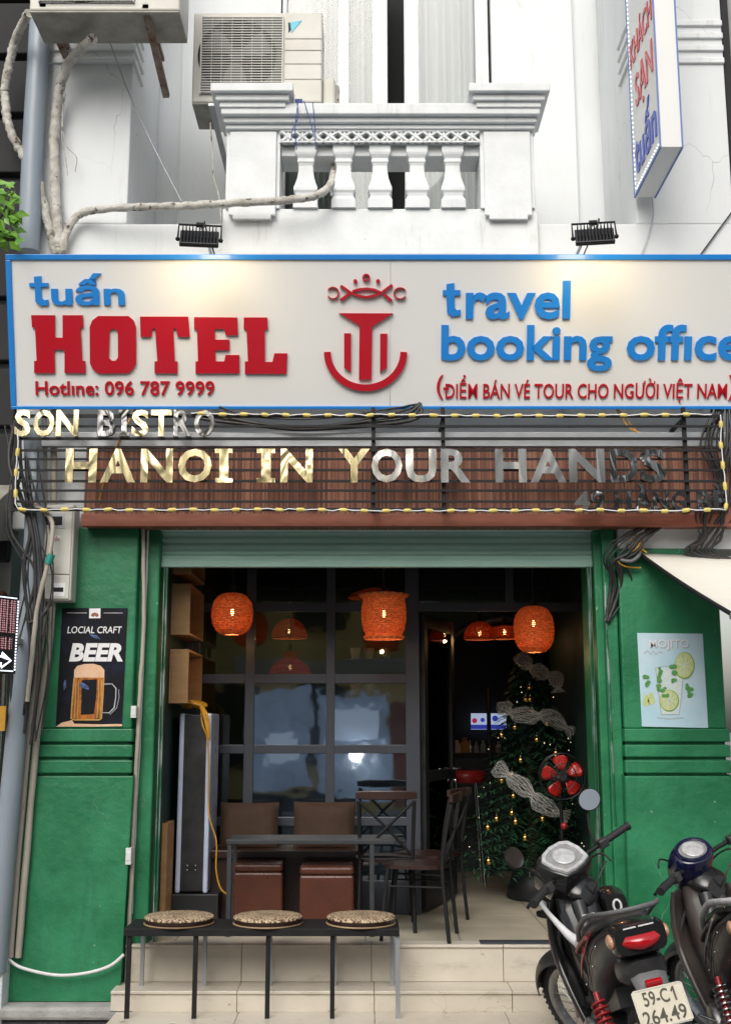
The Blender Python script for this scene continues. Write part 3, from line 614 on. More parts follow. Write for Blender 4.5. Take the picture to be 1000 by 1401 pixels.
LB, LR = MT['blue'], MT['red']
DZ = .015
SG.text('letter', LB, 'tuấn', (45, 374, 172, 418), SB, bold=.022, depth=DZ, skip=(0,))
SG.flat('letter', LB, [[(30 + x / 2.6316, 350 + y / 2.6316) for x, y in ((46, 76), (72, 73), (72, 98), (98, 98), (98, 112), (72, 112), (74, 152), (84, 160), (98, 158), (98, 178), (70, 180), (52, 165), (50, 112), (30, 112), (30, 98), (48, 98))]], SB, depth=DZ)
SG.flat('letter', LB, [[(590 + x / 2.439, 370 + y / 2.439) for x, y in ((50, 46), (76, 42), (76, 66), (96, 66), (96, 84), (76, 84), (78, 125), (84, 133), (97, 131), (97, 150), (66, 154), (52, 140), (50, 84), (38, 84), (38, 66), (50, 66))]], SB, depth=DZ)
hz = dict(H=[[(37, 214), (122, 214), (122, 295), (150, 295), (150, 214), (222, 214), (224, 258), (214, 258), (220, 378), (230, 378), (232, 422), (157, 422), (157, 338), (120, 338), (122, 422), (48, 422), (48, 378), (57, 378), (51, 258), (40, 258)]],
 O=[[(278, 217), (386, 217), (404, 232), (413, 256), (413, 386), (403, 408), (385, 422), (280, 424), (258, 409), (248, 386), (247, 256), (257, 232)], [(318, 272), (326, 263), (338, 263), (348, 274), (349, 366), (341, 377), (327, 378), (315, 368)]],
 T=[[(428, 219), (600, 219), (606, 292), (563, 292), (557, 262), (547, 262), (552, 380), (562, 380), (562, 423), (480, 423), (480, 380), (490, 380), (482, 262), (472, 262), (468, 292), (430, 292)]],
 E=[[(622, 221), (776, 222), (779, 286), (735, 286), (730, 264), (695, 264), (697, 302), (748, 302), (748, 340), (697, 340), (699, 380), (730, 380), (735, 357), (784, 357), (784, 423), (627, 423), (627, 380), (636, 380), (632, 264), (622, 264)]],
 L=[[(800, 222), (884, 222), (886, 265), (875, 265), (876, 382), (903, 382), (910, 351), (956, 351), (953, 425), (804, 425), (804, 380), (815, 380), (810, 265), (800, 265)]])
for k in 'HOTEL': SG.flat('letter', LR, [[(30 + x / 2.6316, 350 + y / 2.6316) for x, y in L] for L in hz[k]], SB, depth=.017)
SG.text('lettering', LR, 'Hotlıne: 096 787 9999', (50, 521, 294, 541), SB, bold=.014, depth=.012, letters=False)
SG.text('letter', LB, 'travel', (606, 384, 779, 437), SB, bold=.024, depth=DZ, skip=(0,))
SG.text('letter', LB, 'booking offıce', (603, 444, 1013, 508), SB, bold=.024, depth=DZ)
def dbar(vs, fs):                                   # the bar of the first D
    x0 = min(v.x for v in vs); return vs, fs
r1 = SG.text('lettering', LR, '(', (597, 513, 606, 546), SB, bold=.014, depth=.012, letters=False)
SG.text('lettering', LR, 'DIỂM BÁN VÉ TOUR CHO NGƯỜI VIỆT NAM', (609, 513, 993, 551), SB, bold=.008, depth=.010, letters=False)
SG.flat('lettering', LR, [[(606, 530), (614, 530), (614, 534), (606, 534)]], SB, depth=.004, lift=.0122)
SG.text('lettering', LR, ')', (995, 513, 1004, 548), SB, bold=.014, depth=.012, letters=False)
# emblem
E_ = lambda x, y: (430 + x / 7.143, 360 + y / 7.143)
em = []
em.append(SG.flat('emblem', LR, [[E_(*q) for q in ((240, 490), (770, 492), (565, 620), (558, 1135), (436, 1135), (442, 612))]], SB, depth=.022))
def sub(loops): SG.flat('emblem_piece', LR, [[E_(*q) for q in L] for L in loops], em[0], depth=.022)
sub([[(292, 686), (358, 686), (358, 1066), (292, 1022)]]); sub([[(643, 690), (712, 690), (708, 1022), (641, 1066)]])
arc = [(500 - 372 * cos(a), 868 + 350 * sin(a)) for a in [pi * k / 30 for k in range(31)]]; sub([stroke(arc, 66)])
c1 = [(258, 222), (300, 250), (350, 288), (420, 318), (505, 335), (595, 318), (665, 285), (712, 248), (760, 214)]
c2 = [(258, 366), (300, 332), (345, 300)]; c3 = [(372, 277), (440, 258), (510, 252), (590, 262), (648, 292)]; c4 = [(676, 306), (712, 335), (756, 372)]
for c in (c1, c3): sub([stroke(c, 24)])
sub([stroke(c2, 28)]); sub([stroke(c4, 28)])
sub([circ(507, 142, 38), circ(507, 142, 22)]); sub([circ(400, 178, 20)]); sub([circ(622, 178, 20)])
sub([stroke([(183 + 56 * cos(a), 293 + 56 * sin(a)) for a in [radians(-148 + k * 14.8) for k in range(21)]], 11)]); sub([stroke([(838 - 60 * cos(a), 297 + 54 * sin(a)) for a in [radians(-148 + k * 14.8) for k in range(21)]], 11)])
# mounting brackets behind the board
for px in (60, 300, 534, 780, 980):
    x = SG.px(px, 360)[0]
    for v in (HS - .05, .08): m = MB(); m.bar(SG.w(x, v, -.06), (x, .0, SG.w(x, v).z), .03); m.build('wall_bracket', MT['steel'], SB)

# ------------------------------------------------------------------ floodlights that wash the board
def floodlight(px, py, label, tilt=0):
    Y = -.92; c = P(px, py, Y); R = Matrix.Rotation(radians(tilt), 3, 'Z') @ Matrix.Rotation(radians(-38), 3, 'X')
    # local frame: back with fins on -Y, lens on +Y, then tipped so that the lens looks down at the board
    f = empty('floodlight', c, label, 'floodlight', 'floodlights over the signboard')
    def T(q): return c + R @ V3(q)
    m = MB(); m.boxr(c, (.235, .03, .16), R); body = m.build('housing', MT['satin'], f, bevel=.006)
    m = MB()
    for i in range(11):
        for j in range(7): m.boxr(T((-.10 + i * .02, -.032, -.062 + j * .0205)), (.006, .036, .014), R)
    m.build('heat_sink', MT['black'], body)
    m = MB(); m.boxr(T((0, .018, 0)), (.20, .004, .125), R); m.build('lens', MT['warm'], f)
    m = MB(); k = .13; m.tube([T((-k, 0, -.01)), T((-k, -.01, .155)), T((k, -.01, .155)), T((k, 0, -.01))], .007, 6); m.ball(T((-k, 0, -.01)), .014); m.ball(T((k, 0, -.01)), .014); m.boxr(T((0, -.01, .16)), (.05, .02, .03), R); m.build('yoke', MT['black'], f)
    m = MB(); a = T((0, -.01, .16)); m.tube([a, a + V3((0, .3, .03)), V3((a.x, .0, a.z + .02))], .011, 8); m.build('arm', MT['steel'], f)
    m = MB(); m.tube(smooth([T((.02, -.03, .06)), T((.03, -.06, .11)), T((.03, .02, .19)), V3((c.x + .03, -.45, c.z + .10)), V3((c.x + .03, -.01, c.z + .06))], 5), .005, 6); m.build('lead', MT['cable'], f)
    l = bpy.data.lights.new('flood', 'AREA'); l.shape = 'RECTANGLE'; l.size = .2; l.size_y = .12; l.energy = 1.5; l.color = (1, .76, .40); l.spread = radians(160)
    o = bpy.data.objects.new('flood', l); COL.objects.link(o); o.parent = f; tgt = P(px + 8, 430, -.36)
    p = R @ V3((0, .03, 0)); o.location = p; o.rotation_euler = (-(tgt - c - p)).to_track_quat('Z', 'Y').to_euler()
floodlight(273, 327, 'black finned floodlight above the blue word tuấn on the signboard', 6)
floodlight(813, 324, 'black finned floodlight above the word travel on the signboard', -8)

# ------------------------------------------------------------------ rack of bars with polished letters
YR = -.34
K = empty('lettered_rack', P(500, 697, YR), 'black metal bar rack carrying polished letters HANOI IN YOUR HANDS under the signboard', 'rack sign')
RP = Plane(P(500, 697, YR), (1, 0, 0), (0, 0, 1))
def RX(px): return Xp(px, 640, YR)
def RZ(py): return Zp(py, YR)
m = MB(); rx0, rx1 = RX(20), RX(990)
for py, th in ((569, 6), (697, 6), (583, 4), (600, 5), (616, 4), (628, 3.5), (643, 4), (658, 4.5), (671, 4), (686, 4)): m.box(rx0 + .011, rx1 - .011, YR, YR + .010, RZ(py + th * .37), RZ(py - th * .37))
for px in (20, 990): m.box(RX(px) - .0105, RX(px) + .0105, YR, YR + .022, RZ(700), RZ(566))
for px in (511, 607, 940): m.box(RX(px) - .012, RX(px) + .012, YR + .021, YR + .045, RZ(700), RZ(556))
m.build('bar_frame', MT['black'], K)
for px in (20, 511, 607, 940, 990):
    for py in (572, 690): m = MB(); m.bar((RX(px), YR + .03, RZ(py)), (RX(px), 0, RZ(py)), .022); m.build('wall_bracket', MT['black'], K)
mg, ms, md = MT['mirg'], MT['mirs'], MT['mird']  # tints put yellow and dark mirrored surroundings into the letters' metal colour
LP = Plane((0, YR - .001, 0), (1, 0, 0), (0, 0, 1))
def letters(body, rect, pick, bold=.016): return LP.text('letter', pick, body, rect, K, bold=bold, depth=.022)
def rack_letter(ch, x0, x1, y0, y1, mt):
    if ch == 'I':
        w = x1 - x0; a, b = x0 + w * .24, x1 - w * .24; h = (y1 - y0) * .13
        LP.flat('letter', mt, [[(x0, y0), (x1, y0), (x1, y0 + h), (b, y0 + h), (b, y1 - h), (x1, y1 - h), (x1, y1), (x0, y1), (x0, y1 - h), (a, y1 - h), (a, y0 + h), (x0, y0 + h)]], K, depth=.022)
    else: LP.text('letter', mt, ch, (x0, y0, x1, y1), K, bold=.032, depth=.022, letters=False)
def row(spec, y0, y1):
    for ch, a, b, mt in spec: rack_letter(ch, a, b, y0, y1, mt)
row([('S', 21, 43, mg), ('O', 46.5, 75, mg), ('N', 77.5, 108, mg), ('B', 134, 159, md), ('I', 164, 178, md), ('S', 181, 204, mg), ('T', 207, 235, mg), ('R', 238, 262, md), ('O', 266, 294, md)], 562, 598)
row([('H', 90, 133, mg), ('A', 138, 186, mg), ('N', 193, 237, mg), ('O', 244, 290, mg), ('I', 295, 319, mg), ('I', 352, 377, mg), ('N', 384, 428, mg), ('Y', 463, 506, mg), ('O', 508, 550, ms), ('U', 555, 597, ms), ('R', 603, 643, ms), ('H', 677, 720, ms), ('A', 725, 774, ms), ('N', 778, 827, ms), ('D', 834, 872, md), ('S', 875, 911, md)], 615, 661)
row([('4', 785, 806, ms), ('9', 807, 827, md), ('H', 840, 863, md), ('N', 893, 915, md), ('G', 918, 938, md), ('B', 953, 972, md)], 673, 700)
row([('À', 866, 891, md), ('È', 975, 994, md)], 664, 700)
# rope light wound round the rack
rp = empty('rope_light', P(500, 697, YR - .03), 'striped yellow and black rope light tied along the edge of the lettered rack', 'rope light')
path = [(985, 567), (985, 600), (990, 650), (993, 697), (900, 699), (780, 698), (640, 699), (500, 699), (360, 697), (220, 698), (100, 697), (30, 698), (22, 694), (23, 640), (26, 600), (24, 590)]
pts = [P(x, y, YR - .018) for x, y in path]
def resample(pts, d):
    out = [pts[0]]; acc = 0
    for a, b in zip(pts, pts[1:]):
        L = (b - a).length; t = d - acc
        while t <= L: out.append(a + (b - a) * (t / L)); t += d
        acc = L - (t - d)
    return out
random.seed(8)
def rope(pts, name):
    q = [p + V3((random.uniform(-1, 1) * .003, random.uniform(-1, 1) * .003, random.uniform(-1, 1) * .004)) for p in resample(pts, .045)]
    m = MB(); m.tube(q, .0075, 6); m.k = 1; m.tube([p + V3((0, -.006, .003 * sin(i * 1.7))) for i, p in enumerate(q)], .004, 5); m.build(name, [MT['cable'], MT['paper']], rp)
    for i in range(1, len(q) - 2, 3):
        m = MB(); d = q[i + 1] - q[i]; m.tube([q[i] - d * .05, q[i] + d * .15, q[i] + d * .8, q[i + 1]], [.010, .0135, .0135, .010], 7); m.build('sleeve', MT['ytape'], rp)
rope(pts, 'rope')
rope([P(x, y, YR - .018) for x, y in ((262, 566), (400, 568), (520, 568), (700, 569), (860, 568), (980, 567))], 'rope')

# ------------------------------------------------------------------ bamboo blind above the entrance
YBm2 = -.20
bb = empty('bamboo_fascia', P(560, 718, YBm2), 'reddish brown split bamboo fascia under the lettered rack over the entrance', 'bamboo fascia')
bx0, bx1 = Xp(116, 660, YBm2), Xp(1012, 660, YBm2)
m = MB(); m.box(bx0, bx1, YBm2 + .012, YBm2 + .03, Zp(704, YBm2), Zp(612, YBm2)); m.build('stick_panel', MT['sticks'], bb)
m = MB(); m.box(bx0 - .01, bx1, YBm2, YBm2 + .05, Zp(720, YBm2), Zp(703, YBm2)); m.build('bottom_board', MT['brown'], bb, bevel=.004)
m = MB(); m.box(bx0, bx1, YBm2 + .05, -.001, Zp(718, YBm2), Zp(716, YBm2)); m.build('soffit', MT['sticks'], bb)
m = MB(); m.box(Xp(52, 600, YBm2), bx1, YBm2 - .01, YBm2 + .04, Zp(611, YBm2), Zp(592, YBm2)); m.build('purlin', MT['steel'], bb, bevel=.003)

# ------------------------------------------------------------------ air conditioners
def ac_unit(name, x0, x1, yf, z0, z1, dep, label, bracket):
    o = empty(name, ((x0 + x1) / 2, yf, z0), label, 'air conditioner', 'outdoor air conditioner units')
    m = MB(); m.box(x0, x1, yf, yf + dep, z0, z1); body = m.build('casing', MT['acw'], o, bevel=.012)
    w = x1 - x0; g0, g1, h0, h1 = x0 + w * .07, x0 + w * .69, z0 + (z1 - z0) * .08, z1 - (z1 - z0) * .06
    m = MB(); m.box(g0, g1, yf - .004, yf + .001, h0, h1); m.k = 1; xc, zc, r = g0 + (g1 - g0) * .44, (h0 + h1) / 2, min(g1 - g0, h1 - h0) * .49
    m.lathe([(r, 0), (r, .006)], (xc, yf - .004, zc), 40, Matrix.Rotation(pi / 2, 3, 'X')); m.build('grille_recess', [MT['greyp'], MT['dark']], body)
    m = MB(); m.lathe([(.05, 0), (.055, .008)], (xc, yf - .010, zc), 16, Matrix.Rotation(pi / 2, 3, 'X'))
    for k in range(3):
        a = k * 2 * pi / 3 + .4; pts = []
        for rr, s0, s1 in ((.05, -.5, .5), (r * .6, -.42, .5), (r * .92, -.3, .45)): pts.append((rr, s0, s1))
        A = [V3((xc + q[0] * cos(a + q[1]), yf - .011, zc + q[0] * sin(a + q[1]))) for q in pts]; Bq = [V3((xc + q[0] * cos(a + q[2]), yf - .013, zc + q[0] * sin(a + q[2]))) for q in pts]
        m.rings([A, Bq], caps=False, closed=False)
    m.build('fan', MT['greyp'], body)
    m = MB(); n = 30
    for i in range(n):
        z = h0 + (h1 - h0) * (i + .5) / n; m.box(g0, g1, yf - .026, yf - .020, z - .0028, z + .0028)
    for i in range(9):
        x = g0 + (g1 - g0) * i / 8; m.box(x - .002, x + .002, yf - .0195, yf - .015, h0, h1)
    m.box(g0 - .008, g0, yf - .024, yf, h0, h1); m.box(g1, g1 + .008, yf - .024, yf, h0, h1); m.build('grille', MT['acw'], body)
    m = MB()
    for q in (.25, .42, .57, .70): m.box(g1 + .02, x1 - .006, yf - .003, yf + .001, z0 + (z1 - z0) * q, z0 + (z1 - z0) * q + .006)
    m.build('panel_rib', MT['acd'], body)
    m = MB(); m.box(x0 + .004, x1 - .004, yf + .004, yf + dep - .004, z0 - .012, z0 - .001); m.build('base_tray', MT['acd'], o)
    bracket(o); return o
yA = .0
def br1(o):
    x0, x1 = Xp(290, 130, yA), Xp(420, 130, yA); z = Zp(143, yA)
    for x in (x0, x1): m = MB(); m.box(x - .02, x + .02, yA - .02, 1.0, z - .02, z - .001); m.build('bracket', MT['steel'], o)
    m = MB(); xa_, ya_ = Xp(441, 80, .02), .02; m.box(xa_ + .002, Xp(459, 80, .02), .03, .24, Zp(146, .02), Zp(105, .02)); m.build('valve_cover', MT['acw'], o, bevel=.02)
    pl = Plane((0, yA - .001, 0), (1, 0, 0), (0, 0, 1))
    pl.flat('emblem', M('cyan_mark', (.05, .45, .62), .4), [[(397, 31), (413, 28), (399, 45)]], o, depth=.003); pl.flat('emblem', MT['black'], [[(394.5, 31), (396, 31), (405, 33), (395, 45)]], o, depth=.002)
ac_unit('air_conditioner', Xp(264, 80, yA), Xp(441, 80, yA), yA, Zp(140, yA), Zp(17, yA), .36, 'cream air conditioner unit with round fan grille beside the balcony window', br1)
m = MB()
yA2 = -.62
def br2(o):
    for px0, a, b, c in ((64, (60, 12), (92, 66), 14), (202, (200, 14), (228, 132), 11)):
        m = MB(); p, q = P(a[0], a[1], yA2 + .02), P(b[0], b[1], -.01); m.bar(p, q, .045, .035); z = p.z
        m.box(p.x - .02, p.x + .02, yA2, -.001, z + .0, z + .03); m.build('bracket', MT['rust'], o)
za = Zp(14, yA2)
ac_unit('air_conditioner', Xp(40, 20, yA2), Xp(246, 20, yA2), yA2, za, za + .62, .36, 'air conditioner unit seen from below on rusty brackets at top left', br2)
bpy.data.objects['air_conditioner.001'].children  # second unit carries its own copy of every part

# ------------------------------------------------------------------ projecting vertical sign on the right pilaster
XV = P(868, 270, -.06).x; zv = P(868, 270, -.06).z; yv0, yv1 = -.06, PX(903, 203, XV).y; tv = .14; zv1 = 7.7
V = empty('vertical_sign', (XV, -.06, zv), 'narrow white sign reading KHÁCH SẠN tuấn sticking out from the right wall', 'projecting sign')
m = MB(); m.box(XV, XV + tv, yv1, yv0, zv, zv1); m.build('box', MT['panel'], V, bevel=.004)
m = MB()
for x in (XV, XV + tv):
    for y in (yv0, yv1): m.box(x - .005, x + .005, y - .005, y + .005, zv - .004, zv1)
    m.box(x - .006, x + .006, yv1 + .008, yv0 - .008, zv - .005, zv + .009)
m.build('blue_edge', M('blue_edge', (.10, .17, .42), .4), V)
for k in range(60):
    z = zv + .04 + k * .035
    if z < zv1: m = MB(); m.box(XV - .006, XV - .001, yv0 - .05, yv0 - .042, z, z + .009); m.build('led', MT['white_led'], V)
for k in range(16): m = MB(); m.box(XV - .006, XV - .001, yv1 + .03 + k * .04, yv1 + .039 + k * .04, zv + .03, zv + .038); m.build('led', MT['white_led'], V)
VP_ = Plane((XV - .001, 0, 0), (0, -1, 0), (0, 0, 1))
W0, W1 = -yv0 + .08, -yv1 - .05
def vz(px, py): return PX(px, py, XV).z
VP_.text('lettering', MT['red'], 'KHÁCH', (W0 - .02, vz(867, 86), W1 + .01, vz(867, 40)), V, bold=.01, depth=.006, letters=False, px=False)
VP_.text('lettering', MT['red'], 'SẠN', (W0 + .08, vz(875, 152), W1 - .02, vz(875, 88)), V, bold=.01, depth=.006, letters=False, px=False)
VP_.text('lettering', M('deep_blue_letter', (.03, .07, .42), .4), 'tuấn', (W0, vz(874, 236), W1, vz(874, 160)), V, bold=.015, depth=.006, letters=False, px=False)

# ------------------------------------------------------------------ posters
def poster(name, tl, tr, br, bl, mt, label):
    pl = Plane((0, -.064, 0), (1, 0, 0), (0, 0, 1)); o = empty(name, P((bl[0] + br[0]) / 2, bl[1], -.064), label, 'poster'); pl.quad('sheet', mt, [bl, br, tr, tl], o, depth=.004)
    return o, Plane((0, -.0682, 0), (1, 0, 0), (0, 0, 1))
o, pl = poster('beer_poster', (86, 832), (175, 832), (167, 994), (77, 994), MT['posterk'], 'black beer poster with a foaming glass mug on the left green pillar')
Z = lambda x, y: (60 + x / 7.143, 820 + y / 7.143)
ZL = lambda L: [Z(*q) for q in L]
pl.text('lettering', MT['paper'], 'LOCIAL CRAFT', (92.5, 857, 167, 866.5), o, bold=.008, depth=.0006, shear=.12, letters=False)
pl.text('lettering', MT['paper'], 'BEER', (95, 880, 168.5, 905), o, bold=.045, depth=.0006, shear=.16, letters=False)
pl.flat('logo_square', MT['paper'], [ZL([(447, 90), (558, 88), (556, 184), (446, 186)])], o, .0006); pl.flat('logo_mark', MT['brown'], [ZL([(470, 140), (500, 128), (535, 140), (540, 165), (515, 172), (503, 158), (490, 172), (465, 162)])], o, .0006, lift=.0008)
pl.flat('rule', MT['paper'], [ZL([(230, 130), (425, 131), (425, 135), (230, 134)])], o, .0006); pl.flat('rule', MT['paper'], [ZL([(588, 131), (772, 131), (772, 135), (588, 135)])], o, .0006)
mg_ = pl.flat('printed_mug', MT['beerc'], [ZL([(300, 765), (592, 765), (580, 960), (566, 1180), (275, 1180), (285, 960)])], o, .0006)
pl.flat('printed_beer', MT['posterk'], [ZL([(375, 790), (525, 780), (515, 950), (495, 1120), (365, 1130), (370, 950)])], mg_, .0006, lift=.0007)
pl.flat('printed_foam', MT['foam'], [ZL([(298, 765), (300, 690), (330, 650), (400, 632), (490, 630), (560, 650), (595, 690), (594, 765)])], mg_, .0006)
pl.flat('printed_edge', MT['gold'], [ZL(stroke([(300, 770), (283, 960), (270, 1165), (300, 1178), (540, 1178), (566, 1165), (580, 960), (590, 770)], 12))], mg_, .0006, lift=.0007)
for x0_, x1_, w_ in ((318, 300, 7), (345, 330, 5), (540, 522, 7), (572, 552, 9)): pl.flat('printed_edge', MT['gold'], [ZL(stroke([(x0_, 790), (x0_ - 4, 960), (x1_, 1160)], w_))], mg_, .0006, lift=.0015)
random.seed(41)
for k in range(26): pl.flat('printed_bubble', MT['gold'], [[Z(*q) for q in circ(random.choice((random.uniform(305, 370), random.uniform(520, 575))), random.uniform(800, 1150), random.uniform(2.5, 5), 8)]], mg_, .0005, lift=.0022)
pl.flat('printed_handle', MT['gprint'], [ZL(stroke([(592, 828), (670, 826), (708, 870), (706, 960), (690, 1060), (640, 1110), (570, 1106)], [10, 8, 12, 9, 12, 9, 6]))], mg_, .0006)
pl.flat('printed_handle', MT['gprint'], [ZL(stroke([(735, 880), (738, 960), (715, 1060), (650, 1125)], 5))], mg_, .0006)
pl.flat('printed_table', MT['foam'], [ZL([(120, 1245), (180, 1205), (280, 1180), (300, 1215), (560, 1222), (700, 1218), (768, 1220), (768, 1240), (500, 1244)])], o, .0006)
for a in ([(205, 790), (220, 785), (222, 860), (200, 890), (196, 840)], [(340, 840), (380, 810), (440, 850), (445, 885), (390, 870)], [(440, 340), (520, 350), (560, 390), (500, 380)]):
    pl.flat('printed_glint', M('blue_glint_print', (.10, .17, .42), .5, col2=(.012, .012, .02), f2=.9, sc=60), [ZL(a)], o, .0006, lift=.0014)
o, pl = poster('cocktail_poster', (871, 866), (960.5, 867), (968, 996), (877.5, 994), MT['posterb'], 'pale blue poster of an iced lime and mint drink on the right green pillar')
Z = lambda x, y: (780 + x / 3.89, 690 + y / 3.89)
pl.text('lettering', MT['gprint'], 'MOJITO', (889, 876.5, 943.5, 891), o, bold=.004, depth=.0005, letters=False); pl.text('lettering', MT['paper'], 'MOJITO', (888, 875, 942, 889), o, bold=.0, depth=.0006, letters=False, lift=.0006)
pl.flat('printed_script', MT['gprint'], [ZL(stroke([(390, 795), (410, 780), (425, 800), (440, 782), (455, 800), (470, 785), (490, 792)], 7))], o, .0006)
def lime(cx, cy, rx, ry):
    pl.flat('printed_lime', MT['limer'], [[Z(*q) for q in circ(cx, cy, rx, 28, ry)]], o, .0006, lift=.0016); pl.flat('printed_lime', MT['lime'], [[Z(*q) for q in circ(cx - 2, cy - 2, rx * .93, 28, ry * .93)]], o, .0006, lift=.0024)
    for k in range(8):
        a = k * pi / 4 + .2; pl.flat('printed_segment', MT['ice'], [[Z(*q) for q in stroke([(cx, cy), (cx + rx * .8 * cos(a), cy + ry * .8 * sin(a))], 3)]], o, .0004, lift=.0031)
pl.flat('printed_outline', MT['gprint'], [ZL(stroke([(452, 870), (468, 1000), (482, 1118), (578, 1118), (592, 1000), (600, 868)], 5))], o, .0006, lift=.0008); pl.flat('printed_outline', MT['gprint'], [ZL(stroke([(452, 870), (500, 862), (555, 864), (600, 868)], 4))], o, .0006, lift=.0008); pl.flat('printed_outline', MT['gprint'], [ZL(stroke([(460, 1135), (520, 1142), (600, 1136)], 5))], o, .0006, lift=.0008)
for a_ in ([(490, 960), (530, 950), (540, 990), (500, 1000)], [(520, 900), (560, 890), (570, 930), (530, 940)], [(548, 960), (585, 955), (580, 995), (550, 1000)]): pl.flat('printed_ice', MT['paper'], [ZL(stroke(a_ + a_[:1], 4))], o, .0005, lift=.0012)
pl.flat('printed_glass', MT['ice'], [ZL([(452, 870), (600, 868), (592, 1000), (578, 1120), (482, 1120), (468, 1000)])], o, .0006)
lime(606, 858, 54, 72); lime(525, 1045, 52, 58)
random.seed(3)
for pts in ([(478, 880), (470, 910), (478, 945), (470, 975), (495, 985), (505, 1020)], [(545, 870), (548, 905), (545, 930)], [(625, 970), (632, 990), (628, 1010)], [(400, 925), (405, 950)]):
    for x, y in pts:
        for k in range(2): a = random.uniform(0, 6.3); pl.flat('printed_mint', MT['mint'], [[Z(*q) for q in circ(x + 9 * cos(a), y + 9 * sin(a), random.uniform(9, 16), 7, random.uniform(7, 15))]], o, .0005, lift=.0034 + .0006 * k + random.random() * .001)
for x, y in ((400, 1040), (428, 1030)): pl.flat('printed_lime', MT['gold'] if 0 else MT['lime'], [[Z(*q) for q in [(x - 18, y + 20), (x - 8, y - 30), (x + 10, y - 25), (x + 22, y + 25), (x, y + 38)]]], o, .0006, lift=.001)
# ------------------------------------------------------------------ pipes, meter box and cables
def line(name, mt, pxs, r, label, cat, group=None, Y=-.05, n=6, jit=0., k=6):
    if jit > .0035: k = 14
    pts = smooth([P(q[0], q[1], q[2] if len(q) > 2 else Y) for q in pxs], k)
    if jit: pts = [p + V3((random.uniform(-jit, jit), random.uniform(-jit, jit) * .5, random.uniform(-jit, jit))) for p in pts]
    m = MB(); rr = [r * random.uniform(.93, 1.07) for _ in pts] if jit else r
    m.tube(pts, rr, n); return tag(m.build(name, mt), label, cat, group)
random.seed(21)
# wrapped pipes of the upper wall
line('insulated_pipe', MT['tape'], [(82, 346, -.06), (81, 325, -.06), (75, 240, -.07), (77, 160, -.08), (92, 92, -.2), (128, 52, -.45)], .034, 'tape wrapped pipe rising in a curve to the top left air conditioner', 'pipe', Y=-.06, n=9, jit=.005)
line('insulated_pipe', MT['tape'], [(76, 346, -.06), (68, 310, -.07), (52, 245, -.1), (38, 222, -.12), (15, 180, -.14), (8, 140, -.14), (9, 108, -.16), (22, 55, -.25), (40, 17, -.45)], .030, 'tape wrapped pipe bending round the left edge past the grey downpipe', 'pipe', Y=-.06, n=9, jit=.006)
line('insulated_pipe', MT['tape'], [(86, 346, -.07), (92, 318, -.07), (110, 293, -.08), (150, 285, -.16), (240, 282, -.2), (300, 279, -.22), (400, 273, -.24), (440, 264, -.22), (455, 245, -.02), (457, 215, .15), (458, 160, .3), (460, 120, .3)], .027, 'tape wrapped pipe running level across the wall to the balcony', 'pipe', n=9, jit=.004)
for p in ([(90, 128), (86, 170), (92, 200), (105, 215), (103, 235)], [(88, 135), (85, 185), (90, 215), (93, 240)]): line('loose_tape', MT['tape'], [(q[0], q[1], -.09) for q in p], .004, 'thin strand of tape hanging from the curved wrapped pipe', 'tape', 'loose strands of pipe tape', n=5)
line('wire', MT['steel'], [(150, 55, -.3), (180, 135, -.03), (215, 210, -.02), (249, 276, -.02)], .005, 'thin pale wire slanting down the white wall from the top left unit', 'wire', n=5)
line('wire', MT['tape'], [(288, 168, -.02), (291, 210, -.02), (292, 240, -.02), (301, 275, -.03), (303, 330, -.2)], .006, 'thin wire dropping beside the balcony pier to the floodlight', 'wire', n=5)
line('wire', MT['cable'], [(1002, 288, -.02), (982, 315, -.02), (958, 348, -.02)], .006, 'dark wire slanting across the wall at the right edge', 'wire', n=5)
line('wire', MT['steel'], [(891, 268, -.02), (893, 295, -.02), (884, 330, -.02), (876, 350, -.02)], .004, 'pale wire hanging under the projecting vertical sign', 'wire', n=5)
m = MB()
for p in ([(406, 138), (408, 160), (400, 178), (399, 192)], [(408, 138), (404, 176), (406, 205)], [(416, 138), (424, 165), (430, 188)], [(428, 140), (431, 175), (432, 205)]): m.tube(smooth([P(x, y, YC - .13) for x, y in p]), .0035, 5)
m.boxr(P(409, 140, YC - .05), (.05, .04, .03)); tag(m.build('string', MT['blueg']), 'blue string tied over the balcony rail under the air conditioner', 'string')
# left side pipes
line('downpipe', MT['pipe'], [(58, -20, -.10), (54, 60, -.10), (46, 200, -.10), (40, 345, -.10)], .075, 'blue grey downpipe beside the upper white wall at left', 'pipe', n=16)
line('downpipe', MT['pipe'], [(46, 575, -.17), (48, 720, -.22), (33, 900, -.22), (12, 1120, -.22), (-6, 1330, -.22)], .064, 'grey pole beside the left green pillar carrying the small LED board', 'pipe', n=16, k=10)
line('conduit', MT['beige'], [(74, 560, -.12), (72, 830, -.12), (52, 1000, -.12), (25, 1310, -.13)], .021, 'wide pale conduit running down the left edge of the green pillar', 'conduit', n=10, jit=.002)
line('conduit', MT['beige'], [(60, 560, -.13), (60, 830, -.13), (40, 1000, -.13), (14, 1310, -.14)], .021, 'narrow dark stained conduit between the grey pole and the pale conduit', 'conduit', n=10, jit=.002)
line('conduit', MT['beige'], [(196, 722, -.03), (197, 850, -.03), (191, 960, -.03), (187, 1050, -.03), (181, 1180, -.03), (176, 1290, -.03)], .014, 'paint spattered conduit on the left door jamb', 'conduit', n=8, jit=.003)
line('conduit', MT['hose'], [(203, 722, .015), (200, 800, .015), (192, 1000, .015), (186, 1120, .015), (180, 1250, .015)], .008, 'thin white conduit beside the spattered one on the left jamb', 'conduit', n=8, jit=.002)
